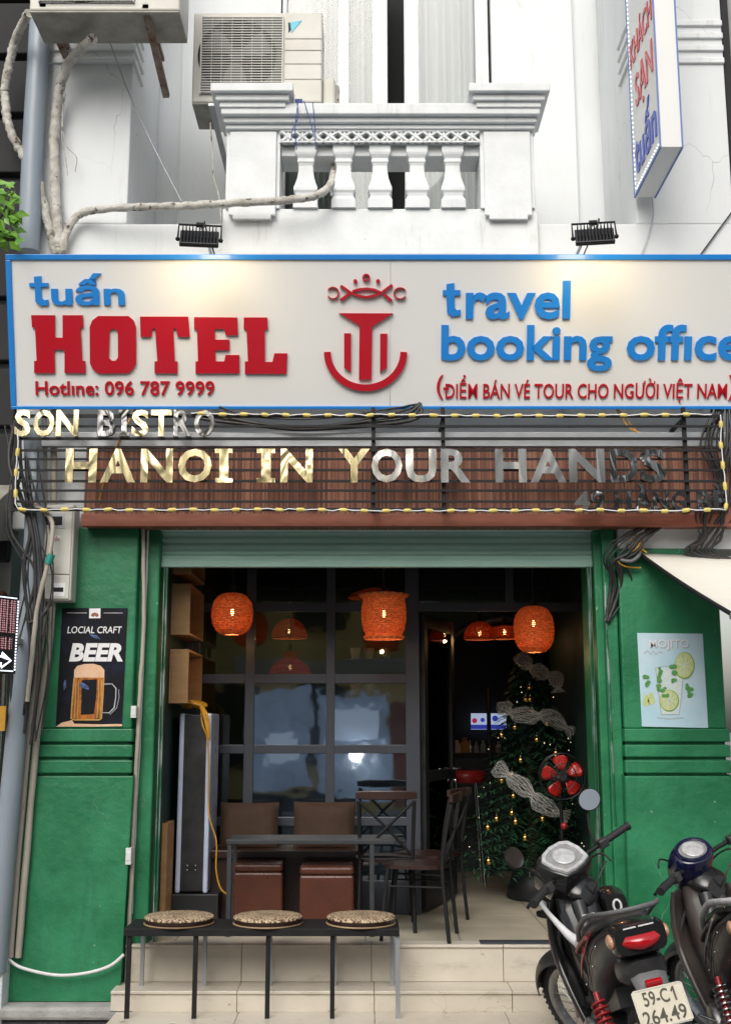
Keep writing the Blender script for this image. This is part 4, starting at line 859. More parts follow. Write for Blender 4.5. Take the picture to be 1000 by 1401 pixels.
line('conduit', MT['chip'], [(827, 730, .0), (829, 850, -.02), (836, 1000, -.02), (842, 1130, -.02)], .008, 'thin paint chipped conduit on the right door jamb', 'conduit', n=8, jit=.002)
for px, py, lb in ((184, 820 + 1100 / 7.143, 'small white junction box on the jamb beside the beer poster'), (177, 1171, 'small white junction box low on the left jamb')):
    m = MB(); p = P(px, py, -.075); m.boxr(p, (.034, .05, .10 if py > 1000 else .075)); m.boxr(p + V3((0, -.026, 0)), (.028, .004, .05)); tag(m.build('junction_box', MT['hose'], bevel=.004), lb, 'junction box')
line('hose', MT['hose'], [(12, 1312, -.15), (30, 1324, -.16), (75, 1334, -.17), (115, 1332, -.17), (150, 1322, -.16), (170, 1306, -.14)], .010, 'white hose sagging along the foot of the left green pillar', 'hose', n=8)
# meter box
YM = -.20
mb = empty('meter_box', P(88, 824, YM), 'pale grey electricity meter box above the beer poster', 'meter box')
m = MB(); x0, x1, z0, z1 = Xp(52, 760, YM), Xp(100, 760, YM), Zp(822, YM), Zp(690, YM); m.box(x0, x1, YM, -.061, z0, z1); m.build('case', MT['acw'], mb, bevel=.012)
m = MB(); m.box(x0 + .012, x1 - .012, YM - .008, YM - .0005, z0 + .17, z1 - .012); m.box(x0 + .012, x1 - .012, YM - .008, YM - .0005, z0 + .012, z0 + .165); m.build('cover', MT['acw'], mb, bevel=.004)
m = MB(); m.box(Xp(70, 0, YM) + .02, x1 - .06, YM - .012, YM - .008, Zp(723, YM), Zp(703, YM)); m.k = 1; m.box(Xp(70, 0, YM) + .03, x1 - .075, YM - .014, YM - .0121, Zp(719, YM), Zp(707, YM)); m.build('meter_window', [MT['steel'], MT['black']], mb)
m = MB(); m.box(Xp(74, 760, YM), Xp(92, 760, YM), YM - .010, YM - .0082, Zp(816, YM), Zp(798, YM)); m.k = 1; m.box(Xp(76, 760, YM), Xp(90, 760, YM), YM - .0115, YM - .0102, Zp(810, YM), Zp(804, YM)); m.build('sticker', [MT['paper'], MT['black']], mb)
m = MB(); m.box(Xp(70, 760, YM), Xp(83, 760, YM), YM - .010, YM - .0082, Zp(740, YM), Zp(733, YM)); st_ = m.build('sticker', MT['paper'], mb)
Plane((0, YM - .0102, 0), (1, 0, 0), (0, 0, 1)).text('lettering', MT['redp'], 'TUẤN', (71, 733.5, 82, 739.5), mb, bold=.03, depth=.001, letters=False)
# cable bundles
random.seed(5)
for i in range(9):
    x = 20 + i * 6 + random.uniform(-4, 4); y0 = random.uniform(560, 590); d = random.uniform(-10, 12)
    line('cable', MT['cable'], [(x - 14, y0, -.13), (x - 12 + d, y0 + 60, -.27), (x - 4 - d, y0 + 140, -.3), (x + 8 + d, y0 + 200, -.29), (x + 4, y0 + 270, -.28), (x - 2 - d, y0 + 340, -.27), (x - 10, y0 + 430, -.25)], random.choice((.005, .007, .009, .012)), 'black cable in the tangle beside the meter box', 'cable', 'cables in the tangle beside the meter box', n=7, jit=.002)
line('cable', MT['beige'], [(48, 690, -.30), (72, 715, -.31), (66, 770, -.31), (52, 830, -.30), (44, 905, -.29), (38, 960, -.27)], .015, 'thick brownish cable with a green tape band crossing the meter box', 'cable', n=9, jit=.002)
line('cable', MT['cable'], [(40, 852, -.28), (55, 846, -.28), (64, 834, -.28), (70, 822, -.22)], .013, 'black cable looping into the bottom of the meter box', 'cable', n=8)
m = MB(); p = P(69, 765, -.31); m.tube([p - V3((.012, 0, .03)), p + V3((.008, 0, .03))], .024, 10); tag(m.build('tape_band', M('green_tape', (.02, .25, .20), .5)), 'green tape band round the thick brownish cable', 'tape')
for i in range(5):
    y = 560 + i * 4; s = random.uniform(6, 20)
    line('cable', MT['cable'], [(300 - i * 8, y - 4, -.24), (340 + i * 6, y + s * .7, -.25), (430, y + s, -.26), (530 + i * 8, y + s * .3 - 4, -.25), (575, 552, -.23)], random.choice((.006, .009, .012)), 'black cable drooping behind the rack under the signboard', 'cable', 'cables drooping under the signboard', n=6, jit=.002)
for i, pts in enumerate([[(845, 560, -.12), (870, 590, -.15), (900, 625, -.14), (925, 668, -.14), (945, 700, -.15)], [(840, 555, -.13), (860, 585, -.16), (890, 600, -.16), (915, 640, -.15)], [(185, 560, -.2), (165, 600, -.22), (148, 640, -.22), (135, 690, -.2)]]):
    line('cable', MT['yellow'], pts, .005, ['thin yellow cable hanging behind the word HANDS down to the fascia', 'short thin yellow cable beside the longer one behind HANDS', 'thin yellow cable slanting behind the left end of the rack'][i], 'cable', n=5)
for i in range(8):
    x = 826 + i * 4; d = random.uniform(-9, 9)
    line('cable', MT['cable'], [(x + 60, 715, -.12), (x + 30 + d, 735, -.16), (x + 14 + d, 752 + d * .6, -.15), (x, 770, -.12), (x + 5 - d, 800, -.05), (826 + i, 850, -.045)], random.choice((.006, .009, .012)), 'black cable in the knot at the top of the right door jamb', 'cable', 'cables knotted over the right jamb', n=6, jit=.003)
for i in range(9):
    x = 966 + i * 5; d = random.uniform(-10, 10)
    line('cable', MT['cable'], [(x + 8, 560, -.2), (x + d, 610, -.25), (x + 6 - d, 660, -.24), (x - 6 + d, 700, -.22), (x - 18 - d, 735, -.16), (x - 30, 756, -.12), (x + 20, 770, -.14)], random.choice((.007, .010, .014)), 'black cable in the tangle at the right end of the rack', 'cable', 'cables at the right end of the rack', n=6, jit=.003)
for i, p in enumerate(([(884, 722, -.13), (876, 740, -.15), (868, 752, -.15), (845, 765, -.13), (855, 775, -.12), (876, 777, -.1)], [(868, 722, -.12), (872, 745, -.15), (884, 756, -.14)], [(870, 724, -.12), (862, 738, -.15), (880, 742, -.15), (872, 760, -.14)])):
    line('cable', MT['yellow'], p, .006, 'thin yellow cable in the knot over the right green pillar', 'cable', 'thin yellow cables over the right pillar', n=5)
line('hose', MT['greyp'], [(848, 766, -.14), (862, 768, -.15), (872, 762, -.15), (876, 752, -.12)], .013, 'short grey bent tube in the cable knot over the right pillar', 'tube', n=8)

# ------------------------------------------------------------------ neighbours at the two edges
nb = empty('neighbour_building', (-2.6, .1, 0), 'dark cluttered neighbouring house front at the left edge', 'building')
m = MB(); m.box(-4.5, XL - .01, .12, .5, 0, 9); m.build('wall', MT['greyw'], nb)
m = MB()
for i in range(12): m.box(-3.2, XL - .02, .02, .115, 2.9 + i * .46, 3.3 + i * .46)
m.build('dark_panel', MT['dark'], nb, bevel=.01)
m = MB(); m.prism([(-3.4, .1, 3.45), (-3.4, -.75, 3.02), (-3.4, -.75, 2.90), (-3.4, .1, 3.05)], (-(-3.4) - 2.33, 0, 0)); m.build('canopy', MT['acd'], nb, bevel=.006)
m = MB(); m.box(-3.6, XL - .03, .03, .118, .2, 2.7); m.build('door', MT['brown'], nb)
m = MB(); m.box(-4.4, Xp(9, 1300, -.2), -.24, .1, .0, Zp(1256, -.24)); m.build('plinth', MT['white'], nb, bevel=.01)
nb2 = empty('neighbour_building', (2.6, .1, 0), 'dark brown neighbouring shop front at the right edge under the canvas awning', 'building')
m = MB(); m.box(XR + .01, 5, .35, .5, 0, 2.9); m.build('door', MT['brown'], nb2); m = MB(); m.box(XR + .012, 5, .1, .5, 2.9, 9); m.build('wall', MT['greyw'], nb2)
m = MB(); m.box(XR + .02, XR + .07, .05, .3, 3.2, 9); m.build('corner_trim', MT['dark'], nb2)
# canvas awning of the right neighbour
aw = empty('canvas_awning', P(940, 760, -.1), 'off white canvas awning jutting out at the right edge beside the cocktail poster', 'awning')
a0, b0 = P(878, 757, -.08), P(1003, 838, -1.25); n = 12; R0, R1 = [], []
for i in range(n + 1):
    t = i / n; p = a0.lerp(b0, t) + V3((0, 0, -.012 * sin(pi * t))); R0.append(p); R1.append(p + V3((1.6, 0, .0)))
m = MB(); m.rings([R0, [a.lerp(b, .33) + V3((0, 0, -.02)) for a, b in zip(R0, R1)], [a.lerp(b, .66) for a, b in zip(R0, R1)], R1], caps=False, closed=False); o_ = m.build('canvas', MT['canvas'], aw); so_ = o_.modifiers.new('thickness', 'SOLIDIFY'); so_.thickness = .008
m = MB(); m.tube([p + V3((-.006, 0, -.012)) for p in R0], .014, 6); m.build('edge_frame', MT['black'], aw)
m = MB(); m.tube([R0[-1] + V3((-.02, 0, -.02)), R1[-1] + V3((0, 0, -.02))], .018, 8); m.build('front_bar', MT['steel'], aw)
# LED arrow board at the left edge
lb = empty('led_board', P(14, 930, -.75), 'small dark LED board with red dots and a white arrow on the grey pole', 'LED sign')
q0, q1 = P(-42, 768, -.95), P(27, 822, -.62); q2, q3 = P(27, 916, -.62), P(-42, 930, -.95); q3.x, q2.x = q0.x, q1.x
lp_ = Plane(q3, (q2.x - q3.x, q2.y - q3.y, 0), (0, 0, 1)); LW = (V3((q2.x, q2.y, 0)) - V3((q3.x, q3.y, 0))).length
z0, z1 = P(27, 922, -.62).z - q3.z, P(27, 816, -.62).z - q3.z
def lbx(name, mt, u0, u1, v0, v1, h0, h1):
    m = MB(); m.add([lp_.w(u, v, h) for u in (u0, u1) for v in (v0, v1) for h in (h0, h1)], [(0, 1, 3, 2), (4, 6, 7, 5), (0, 4, 5, 1), (2, 3, 7, 6), (0, 2, 6, 4), (1, 5, 7, 3)]); return m.build(name, mt, lb)
lbx('case', MT['black'], 0, LW, z0, z1, -.07, 0); dz = (z1 - z0)
lbx('dot_panel', MT['led'], .02, LW - .025, z0 + dz * .52, z1 - .03, .0, .002); lbx('dot_panel', MT['led'], .02, LW - .04, z0 + dz * .30, z0 + dz * .46, .0, .002)
m = MB()
for i in range(24): m.add([lp_.w(LW - .012 + a, z0 + .02 + i * (dz - .04) / 24 + b, h) for a in (0, .008) for b in (0, .01) for h in (0, .004)], [(0, 1, 3, 2), (4, 6, 7, 5), (0, 4, 5, 1), (2, 3, 7, 6), (0, 2, 6, 4), (1, 5, 7, 3)])
for v in (z0 + .012, z1 - .018): m.add([lp_.w(a, v + b, h) for a in (0, LW - .02) for b in (0, .006) for h in (0, .004)], [(0, 1, 3, 2), (4, 6, 7, 5), (0, 4, 5, 1), (2, 3, 7, 6), (0, 2, 6, 4), (1, 5, 7, 3)])
m.build('edge_light', MT['white_led'], lb)
ar = [(LW - .20, z0 + dz * .12), (LW - .11, z0 + dz * .12), (LW - .11, z0 + dz * .07), (LW - .04, z0 + dz * .165), (LW - .11, z0 + dz * .26), (LW - .11, z0 + dz * .21), (LW - .20, z0 + dz * .21)]
lp_.flat('arrow', MT['white_led'], [stroke(ar + ar[:2], .011)], lb, depth=.004, px=False)
m = MB(); m.bar(lp_.w(LW - .05, (z0 + z1) / 2, -.04), P(32, 880, -.22), .03); m.build('bracket', MT['steel'], lb)
m = MB(); m.box(Xp(-2, 980, -.31), Xp(8, 980, -.31), -.312, -.30, Zp(1000, -.31), Zp(966, -.31)); tag(m.build('pole_sticker', MT['yellow']), 'small yellow notice stuck on the grey pole at left', 'sticker')

# leafy twig at the left edge
random.seed(12)
pb = empty('leafy_branch', P(2, 300, -.5), 'bright green leafy branch poking in at the left edge', 'plant')
m = MB(); m.tube(smooth([P(-40, 345, -.45), P(-10, 315, -.5), P(8, 285, -.52), P(14, 262, -.5)]), [.008] * 19, 6); m.tube(smooth([P(-20, 325, -.47), P(8, 315, -.52), P(22, 325, -.52)]), .006, 6); m.build('stem', MT['bark'], pb)
m = MB()
for i in range(120):
    c = P(random.uniform(-28, 24), random.uniform(246, 334), random.uniform(-.62, -.42)); d = V3((random.uniform(.1, 1), random.uniform(-.7, .5), random.uniform(-1, .15))).normalized(); s_ = d.cross(V3((random.uniform(-.4, .4), -1, random.uniform(-.2, .9)))).normalized(); n_ = d.cross(s_); L = random.uniform(.06, .105); w = L * .30
    m.add([c, c + d * L * .35 + s_ * w - n_ * .006, c + d * L, c + d * L * .35 - s_ * w - n_ * .006, c + d * L * .4 + n_ * .004], [(0, 1, 4), (1, 2, 4), (2, 3, 4), (3, 0, 4)], True)
m.build('foliage', MT['leaf'], pb)

# ------------------------------------------------------------------ woven pendant lamps
def lamp(px, py, Y, prof, sc, label, mt='shade', energy=5, cord=True, bulbz=None):
    c = P(px, py, Y); o = empty('pendant_lamp', c, label, 'pendant lamp', 'woven pendant lamps')
    pr = [(r * sc, z * sc) for r, z in prof]
    # woven by hand: horizontal strands pass in front of and behind upright canes
    arc_ = [(pr[0], 0.)]
    for a, b in zip(pr, pr[1:]): arc_.append((b, arc_[-1][1] + math.hypot(b[0] - a[0], b[1] - a[1])))
    LT = arc_[-1][1]; NR = 17; sp_ = .0125 * max(1, sc / .14)
    def at(s):
        for (a, s0), (b, s1) in zip(arc_, arc_[1:]):
            if s <= s1 + 1e-9: t = (s - s0) / (s1 - s0 + 1e-9); return a[0] + (b[0] - a[0]) * t, a[1] + (b[1] - a[1]) * t
        return pr[-1]
    m = MB(); nr = max(4, int(LT / sp_))
    for k in range(nr + 1):
        r, z = at(LT * k / nr); m.tube([c + V3(((r + .0035 * sin(NR * a + pi * k)) * cos(a), (r + .0035 * sin(NR * a + pi * k)) * sin(a), z)) for a in [q * 2 * pi / 68 for q in range(68)]], sp_ * .44, 4, closed=True)
    s_ = m.build('lamp_shade', MT[mt], o)
    m = MB()
    for k in range(NR): a = (k + .5) * 2 * pi / NR; m.tube([c + V3((r * cos(a), r * sin(a), z)) for r, z in [at(LT * q / 16) for q in range(17)]], .0035, 4)
    m.build('cane', MT[mt], s_)
    m = MB()
    for r, z in (pr[0], pr[-1]): m.tube([c + V3((r * cos(a), r * sin(a), z)) for a in [k * pi / 12 for k in range(24)]], .006 if sc < .2 else .008, 6, closed=True)
    m.build('rim_ring', MT['brown'], s_)
    zt = max(z for r, z in pr); zb = (min(z for r, z in pr) + zt) / 2 if bulbz is None else bulbz * sc
    m = MB(); m.tube([c + V3((0, 0, zt - .02)), V3((c.x, c.y, ZC))], .005, 6); m.lathe([(.02, zt - .02), (.022, zt + .05), (.008, zt + .07)], c, 10); m.build('cord', MT['cable'], o)
    rf = max(r for r, z in pr)
    m = MB(); m.ball(c + V3((0, 0, zb)), (.013, .013, .026), 10, 8); bl = m.build('bulb', MT['bulb'], o); m = MB(); m.tube([c + V3((0, 0, zb + .022)), c + V3((0, 0, max(zt - .02, zb + .04)))], .012, 8); m.build('socket', MT['brown'], bl)
    l = bpy.data.lights.new('lamp_light', 'POINT'); l.energy = energy * .25; l.color = (1, .55, .22); l.shadow_soft_size = .014
    lo = bpy.data.objects.new('lamp_light', l); COL.objects.link(lo); lo.parent = o; lo.location = (0, 0, min(z for r, z in pr) - .012)
    return o
GLOBE = [(.38, -1.0), (.55, -.97), (.78, -.80), (.94, -.5), (1.0, -.1), (.99, .25), (.9, .6), (.68, .88), (.42, .99), (.30, 1.0)]
JAR = [(.90, -1.06), (.94, -1.0), (.80, -.9), (.95, -.62), (1.02, -.2), (1.03, .2), (1.0, .55), (.94, .8), (1.16, 1.0)]
DOME = [(1.0, -.30), (1.02, -.18), (.95, .1), (.80, .42), (.5, .7), (.22, .80), (.1, .82)]
ONION = [(1.0, -.42), (.98, -.25), (.80, .1), (.50, .32), (.30, .42), (.28, .75)]
lamp(318, 840, .55, GLOBE, .140, 'round glowing rattan lantern hanging alone at left of the glazed screen', bulbz=.1)
lamp(525, 843, .55, JAR, .148, 'jar shaped glowing rattan lantern with flared rims at the middle of the entrance', bulbz=.1)
lamp(730, 861, .75, [(r, z * 1.14) for r, z in GLOBE], .140, 'tall round glowing rattan lantern above the Christmas tree', bulbz=.3)
lamp(397, 913, 2.2, ONION, .172, 'onion shaped woven lamp seen through the glazed screen', 'shade2', 3, bulbz=.0)
lamp(396, 866, 2.7, DOME, .150, 'dome shaped woven lamp above the onion shaped one behind the glass', 'shade2', 3, bulbz=.1)
lamp(364, 862, 3.2, [(.6, -.45), (.62, .1), (.9, .3), (.9, .5), (.3, .55)], .110, 'small woven lamp left of the dome lamp behind the glass', 'shade2', 2)
lamp(656, 868, 2.3, DOME, .130, 'dome shaped woven lamp in the doorway beside the arch', 'shade2', 3, bulbz=.1)
lamp(690, 866, 2.75, [(.8, -.4), (.85, .1), (.8, .4), (.3, .5)], .125, 'drum shaped woven lamp half hidden behind the tall round lantern', 'shade2', 2)
lamp(513, 812, 2.6, [(1.6, -.25), (1.2, .0), (.6, .2), (.2, .3)], .150, 'wide flat woven lamp behind the jar shaped lantern', 'shade2', 2, bulbz=-.1)

MT['slate'] = M('dark_table_steel', (.026, .029, .034), .5, col2=(.045, .048, .052), f2=.6, sc=9)
# ------------------------------------------------------------------ porch furniture
def cyl_leg(m, p, q, r=.012): return m.tube([p, q], r, 8)
# bench on the steps
YBn = -.42; bx = [Xp(q, 1255, -.40) for q in (171, 546)]; zt = .66
bn = empty('bench', ((bx[0] + bx[1]) / 2, -.2, .16), 'long low black topped bench with thin steel legs standing on the steps', 'bench')
m = MB(); m.box(bx[0], bx[1], -.42, -.06, zt - .042, zt); m.build('seat', MT['black'], bn, bevel=.003)
yf, yb = -.39, -.10
for px in (177, 268, 367, 455, 544):
    x = Xp(px, 1300, yf); m = MB(); m.box(x - .013, x + .013, yf - .013, yf + .013, .16, zt - .043); m.build('leg', MT['steel'] if px > 500 else MT['black'], bn)
for px in (196, 281, 370, 458, 536):
    x = Xp(px, 1290, yb); m = MB(); m.box(x - .012, x + .012, yb - .012, yb + .012, .28, zt - .043); m.build('leg', MT['steel'], bn)
def cushion(px, label, ang):
    c = V3((Xp(px, 1246, -.23), -.235, zt)); o = empty('wicker_cushion', c, label, 'cushion', 'round wicker cushions on the bench', rz=ang)
    r = .205; m = MB(); m.lathe([(r - .008, .001), (r, .006), (r, .034)], (0, 0, 0), 40); m.build('side_band', MT['dwood'], o, world=False)
    m = MB(); m.lathe([(r + .001, .034), (r + .003, .040), (r - .006, .048), (r * .6, .054), (.0005, .056)], (0, 0, 0), 48, cap=False); m.build('woven_top', MT['coil'], o, world=False)
    m = MB(); m.tube([(r * cos(a) * 1.005, r * sin(a) * 1.005, .006) for a in [k * pi / 24 for k in range(48)]], .005, 6, closed=True); m.build('base_cord', MT['wicker'], o, world=False)
    return o
cushion(246, 'round wicker cushion at the left end of the bench', .3); cushion(367, 'round wicker cushion at the middle of the bench', 1.4); cushion(494, 'round wicker cushion at the right end of the bench', 2.2)
# banquette, cushions, table, stools
bq = empty('banquette', (-.55, 1.0, FL), 'brown wooden bench seat along the foot of the glazed screen', 'banquette')
m = MB(); x0, x1 = Xp(280, 1160, .9), Xp(492, 1160, .9); z = Zp(1162, .8); m.box(x0, x1, .72, 1.14, z - .05, z); m.build('seat', MT['dwood'], bq, bevel=.005)
m = MB(); m.box(x0, x1, .76, 1.12, FL, z - .051); m.build('base', MT['dwood'], bq)
def pillow(x0, x1, y0, y1, Y, name, mt, label, cat, group):
    a, b = P(x0, y1, Y), P(x1, y0, Y); w, h = b.x - a.x, b.z - a.z; c = (a + b) / 2; n = 14; m = MB(); th = .075
    for s in (-1, 1):
        vs = []
        for i in range(n + 1):
            for j in range(n + 1):
                u, v = i / n * 2 - 1, j / n * 2 - 1; k = ((1 - u ** 4) * (1 - v ** 4)) ** .5
                pin = 1 - .05 * (1 - abs(u)) * 0; vs.append(c + V3((u * w / 2 * (1 - .03 * (1 - v * v) * abs(u)), s * th * k + v * .03, v * h / 2 * (1 - .03 * (1 - u * u) * abs(v)))))
        m.add(vs, [tuple(q if s > 0 else q[::-1]) for q in [(i * (n + 1) + j, (i + 1) * (n + 1) + j, (i + 1) * (n + 1) + j + 1, i * (n + 1) + j + 1) for i in range(n) for j in range(n)]], True)
    return tag(m.build(name, mt), label, cat, group)
pillow(300, 382, 1098, 1163, .95, 'back_cushion', MT['cush'], 'brown back cushion standing at the left of the bench seat', 'cushion', 'brown cushions on the bench seat')
pillow(401, 486, 1097, 1163, .95, 'back_cushion', MT['cush'], 'brown back cushion with a red edge at the right of the bench seat', 'cushion', 'brown cushions on the bench seat')
YTb = .42
tb = empty('low_table', (Xp(427, 1150, YTb), YTb, FL), 'low dark steel table in front of the brown bench seat', 'table')
zt2 = Zp(1149, YTb - .17); tx0, tx1 = Xp(310, 1150, YTb - .17), Xp(515, 1150, YTb - .17)
m = MB(); m.box(tx0, tx1 + .12, YTb - .17, YTb + .20, zt2 - .028, zt2); m.build('tabletop', MT['slate'], tb, bevel=.003)
for x in (tx0 + .02, tx1 - .03):
    for y in (YTb - .15, YTb + .18): m = MB(); m.box(x - .014, x + .014, y - .014, y + .014, FL, zt2 - .029); m.build('leg', MT['slate'], tb)
def stool(px0, px1, pyt, Y, label):
    x0, x1 = Xp(px0, 1200, Y), Xp(px1, 1200, Y); o = empty('cube_stool', ((x0 + x1) / 2, Y + .18, FL), label, 'stool', 'brown leather cube stools'); z = Zp(pyt, Y)
    m = MB(); m.box(x0, x1, Y, Y + (x1 - x0), FL + .02, z - .06); m.build('body', MT['leather'], o, bevel=.014); m = MB(); m.box(x0 - .002, x1 + .002, Y - .002, Y + (x1 - x0) + .002, z - .058, z); m.build('seat_pad', MT['leather'], o, bevel=.022, seg=3)
    m = MB()
    for a in (x0 + .03, x1 - .03):
        for b in (Y + .03, Y + (x1 - x0) - .03): m.box(a - .015, a + .015, b - .015, b + .015, FL, FL + .02)
    m.build('feet', MT['black'], o)
stool(320, 387, 1181, .48, 'brown leather cube stool under the left half of the low table'); stool(410, 484, 1185, .36, 'shiny brown leather cube stool under the right half of the low table')
# cross back chairs
def chair(label, loc, rz):
    o = empty('chair', loc, label, 'chair', 'dark cross back chairs', rz=rz); w, d, hs, hb = .20, .20, .46, .88    # faces +Y locally: back at -Y
    m = MB(); n = 20; pts = [(.205 * (abs(cos(a)) ** .6) * (1 if cos(a) > 0 else -1), .205 * (abs(sin(a)) ** .6) * (1 if sin(a) > 0 else -1)) for a in [2 * pi * k / n for k in range(n)]]
    m.rings([[V3((x, y, z)) for x, y in pts] for z in (hs - .022, hs)], sm=False); m.build('seat', MT['dwood'], o, bevel=.004, world=False)
    for s in (-1, 1):
        m = MB(); m.tube(smooth([(s * .165, .165, hs - .025), (s * .175, .185, .25), (s * .19, .205, 0)], 3), .012, 8); m.build('leg', MT['black'], o, world=False)
        m = MB(); m.tube(smooth([(s * .185, -.225, 0), (s * .18, -.20, .25), (s * .175, -.185, hs), (s * .18, -.215, .68), (s * .185, -.25, hb - .04)], 3), .013, 8); m.build('rear_leg', MT['black'], o, world=False)
        m = MB(); m.tube([(s * .168, .17, .33), (s * .175, -.19, .33)], .007, 6); m.build('stretcher', MT['black'], o, world=False)
    m = MB(); R = [];
    for i in range(9):
        u = i / 8 * 2 - 1; x = u * .205; y = -.25 - .03 * (1 - u * u); hh = .04 * (1 - .25 * u ** 4); R.append([V3((x, y - .012, hb - hh * .8)), V3((x, y + .012, hb - hh * .8)), V3((x, y + .012, hb + hh * .7)), V3((x, y - .012, hb + hh * .7))])
    m.rings(R, sm=False); m.build('top_rail', MT['dwood'], o, bevel=.006, world=False)
    m = MB()
    for s in (-1, 1): m.tube(smooth([(s * .175, -.19, hs + .02), (0, -.235 + s * .008, .665), (-s * .175, -.25, hb - .05)], 4), .0105, 6)
    m.build('cross_brace', MT['black'], o, world=False)
    m = MB(); m.tube([(-.175, -.19, hs + .015), (.175, -.19, hs + .015)], .009, 6); m.build('back_stretcher', MT['black'], o, world=False)
    return o
ch = chair('dark cross back chair turned away behind the right end of the low table', P(530, 1236, .98).xy.to_3d() + V3((0, 0, FL)), 0)
ch.location = (Xp(528, 1200, .62), .62, FL)
c2 = copy_tree(ch, label='dark cross back chair seen side on in front of the doorway'); c2.location = (Xp(573, 1240, .12), .25, FL); c2.rotation_euler = (0, 0, radians(78))
c3 = copy_tree(ch, label='dark chair standing just inside the doorway behind the side on chair'); c3.location = (Xp(585, 1200, .8) , .86, FL); c3.rotation_euler = (0, 0, radians(64))
# light box standing on end with a coil of orange cable
YL = .62
lx = empty('light_box', P(265, 1222, YL), 'black sign box with two pale blue edge strips standing on end by the left wall', 'light box')
m = MB(); x0, x1, z0, z1 = Xp(243, 1100, YL), Xp(287, 1100, YL), Zp(1222, YL), Zp(976, YL); m.box(x0 + .02, x1 - .02, YL, YL + .42, z0 + .01, z1 - .01); m.build('case', MT['satin'], lx, bevel=.004)
for a, b in ((x0, x0 + .034), (x1 - .034, x1)):
    m = MB(); m.box(a, b, YL - .008, YL + .43, z0, z1); m.build('edge_strip', MT['edge'], lx, bevel=.012, seg=3)
for i in range(2):
    for j in range(2): m = MB(); m.ball(((x0 + x1) / 2 - .03 + i * .055, YL - .002, z0 + .15 + j * .03), .006, 8, 6); m.build('screw', MT['chrome'], lx)
m = MB(); m.box(x0 - .02, x1 + .08, YL - .04, YL + .45, FL, z0 - .002); tag(m.build('platform', MT['iblack'], bevel=.006), 'low dark platform under the standing sign box', 'platform')
random.seed(9); pts = []
cc = P(266, 966, YL + .1)
for i in range(150):
    a = i * .42; r = .065 + .02 * sin(i * .37); pts.append(cc + V3((r * 1.05 * cos(a), r * 1.3 * sin(a), .018 * sin(i * .83) + .02 * (i / 150))))
pts += smooth([pts[-1], P(277, 990, YL - .03), P(285, 1020, YL - .02), P(286, 1110, YL - .02), P(296, 1150, YL - .02), P(296, 1190, YL - .02), P(302, 1215, YL - .02), P(312, 1224, YL - .02)], 8)
m = MB(); m.tube(pts, .0055, 6)
for k in range(4): m.tube(smooth([cc + V3((.05, -.06, .02)), P(279 + k * 2, 980, YL - .03), P(283 + k, 1000 + k * 4, YL - .03), P(280, 985 - k * 2, YL - .03), cc + V3((.03, -.05, .03))], 6), .005, 6)
tag(m.build('extension_cable', MT['yellow']), 'orange extension cable coiled on the standing sign box and trailing down', 'cable')
m = MB(); m.box(XI0 + .002, XI0 + .04, .35, .62, FL, Zp(1126, .4)); tag(m.build('timber_board', MT['wood'], bevel=.004), 'upright brown timber board against the left wall behind the bench', 'board')
# box shelves on the left wall
def shelf(y0, y1, lab):
    za, zb = Zp(y1, .42), Zp(y0, .42); ya, yb = .44, 1.12; x0, d = XI0 + .004, .13; t = .016
    o = empty('wall_shelf', (x0, ya, za), lab, 'shelf', 'plywood box shelves on the left wall')
    for nm, a in (('back_panel', (x0, x0 + t, ya, yb, za + t, zb - t)), ('bottom_panel', (x0, x0 + d, ya, yb, za, za + t - .0005)), ('top_panel', (x0, x0 + d, ya, yb, zb - t + .0005, zb)), ('side_panel', (x0 + t + .001, x0 + d, ya, ya + t, za + t, zb - t)), ('side_panel', (x0 + t + .001, x0 + d, yb - t, yb, za + t, zb - t))):
        m = MB(); m.box(*a); m.build(nm, MT['wood'], o, bevel=.001)
    return V3((x0 + .07, (ya + yb) / 2, za + t))
shelf(735, 784, 'highest plywood box shelf just under the shutter'); s1 = shelf(798, 868, 'middle plywood box shelf holding a small black figure'); s2 = shelf(888, 962, 'lowest plywood box shelf holding a red figure')
m = MB(); m.lathe([(.03, 0), (.035, .02), (.012, .06), (.03, .1), (.018, .15), (.022, .18), (.002, .2)], s1 + V3((-.01, -.2, 0)), 12); tag(m.build('figurine', MT['black']), 'small black figurine in the middle box shelf', 'figurine')
m = MB(); m.lathe([(.03, 0), (.045, .03), (.02, .09), (.038, .13), (.02, .2), (.024, .23), (.002, .25)], s2 + V3((-.01, -.18, 0)), 12); tag(m.build('figurine', MT['redp']), 'small red figurine in the lowest box shelf', 'figurine')
m = MB(); a, b = P(657, 1279, -.0), P(742, 1268, .09); m.box(a.x, b.x + .35, -.008, .10, FL + .001, FL + .010); tag(m.build('door_mat', MT['frame'], bevel=.002), 'dark flat mat at the edge of the top step', 'mat')

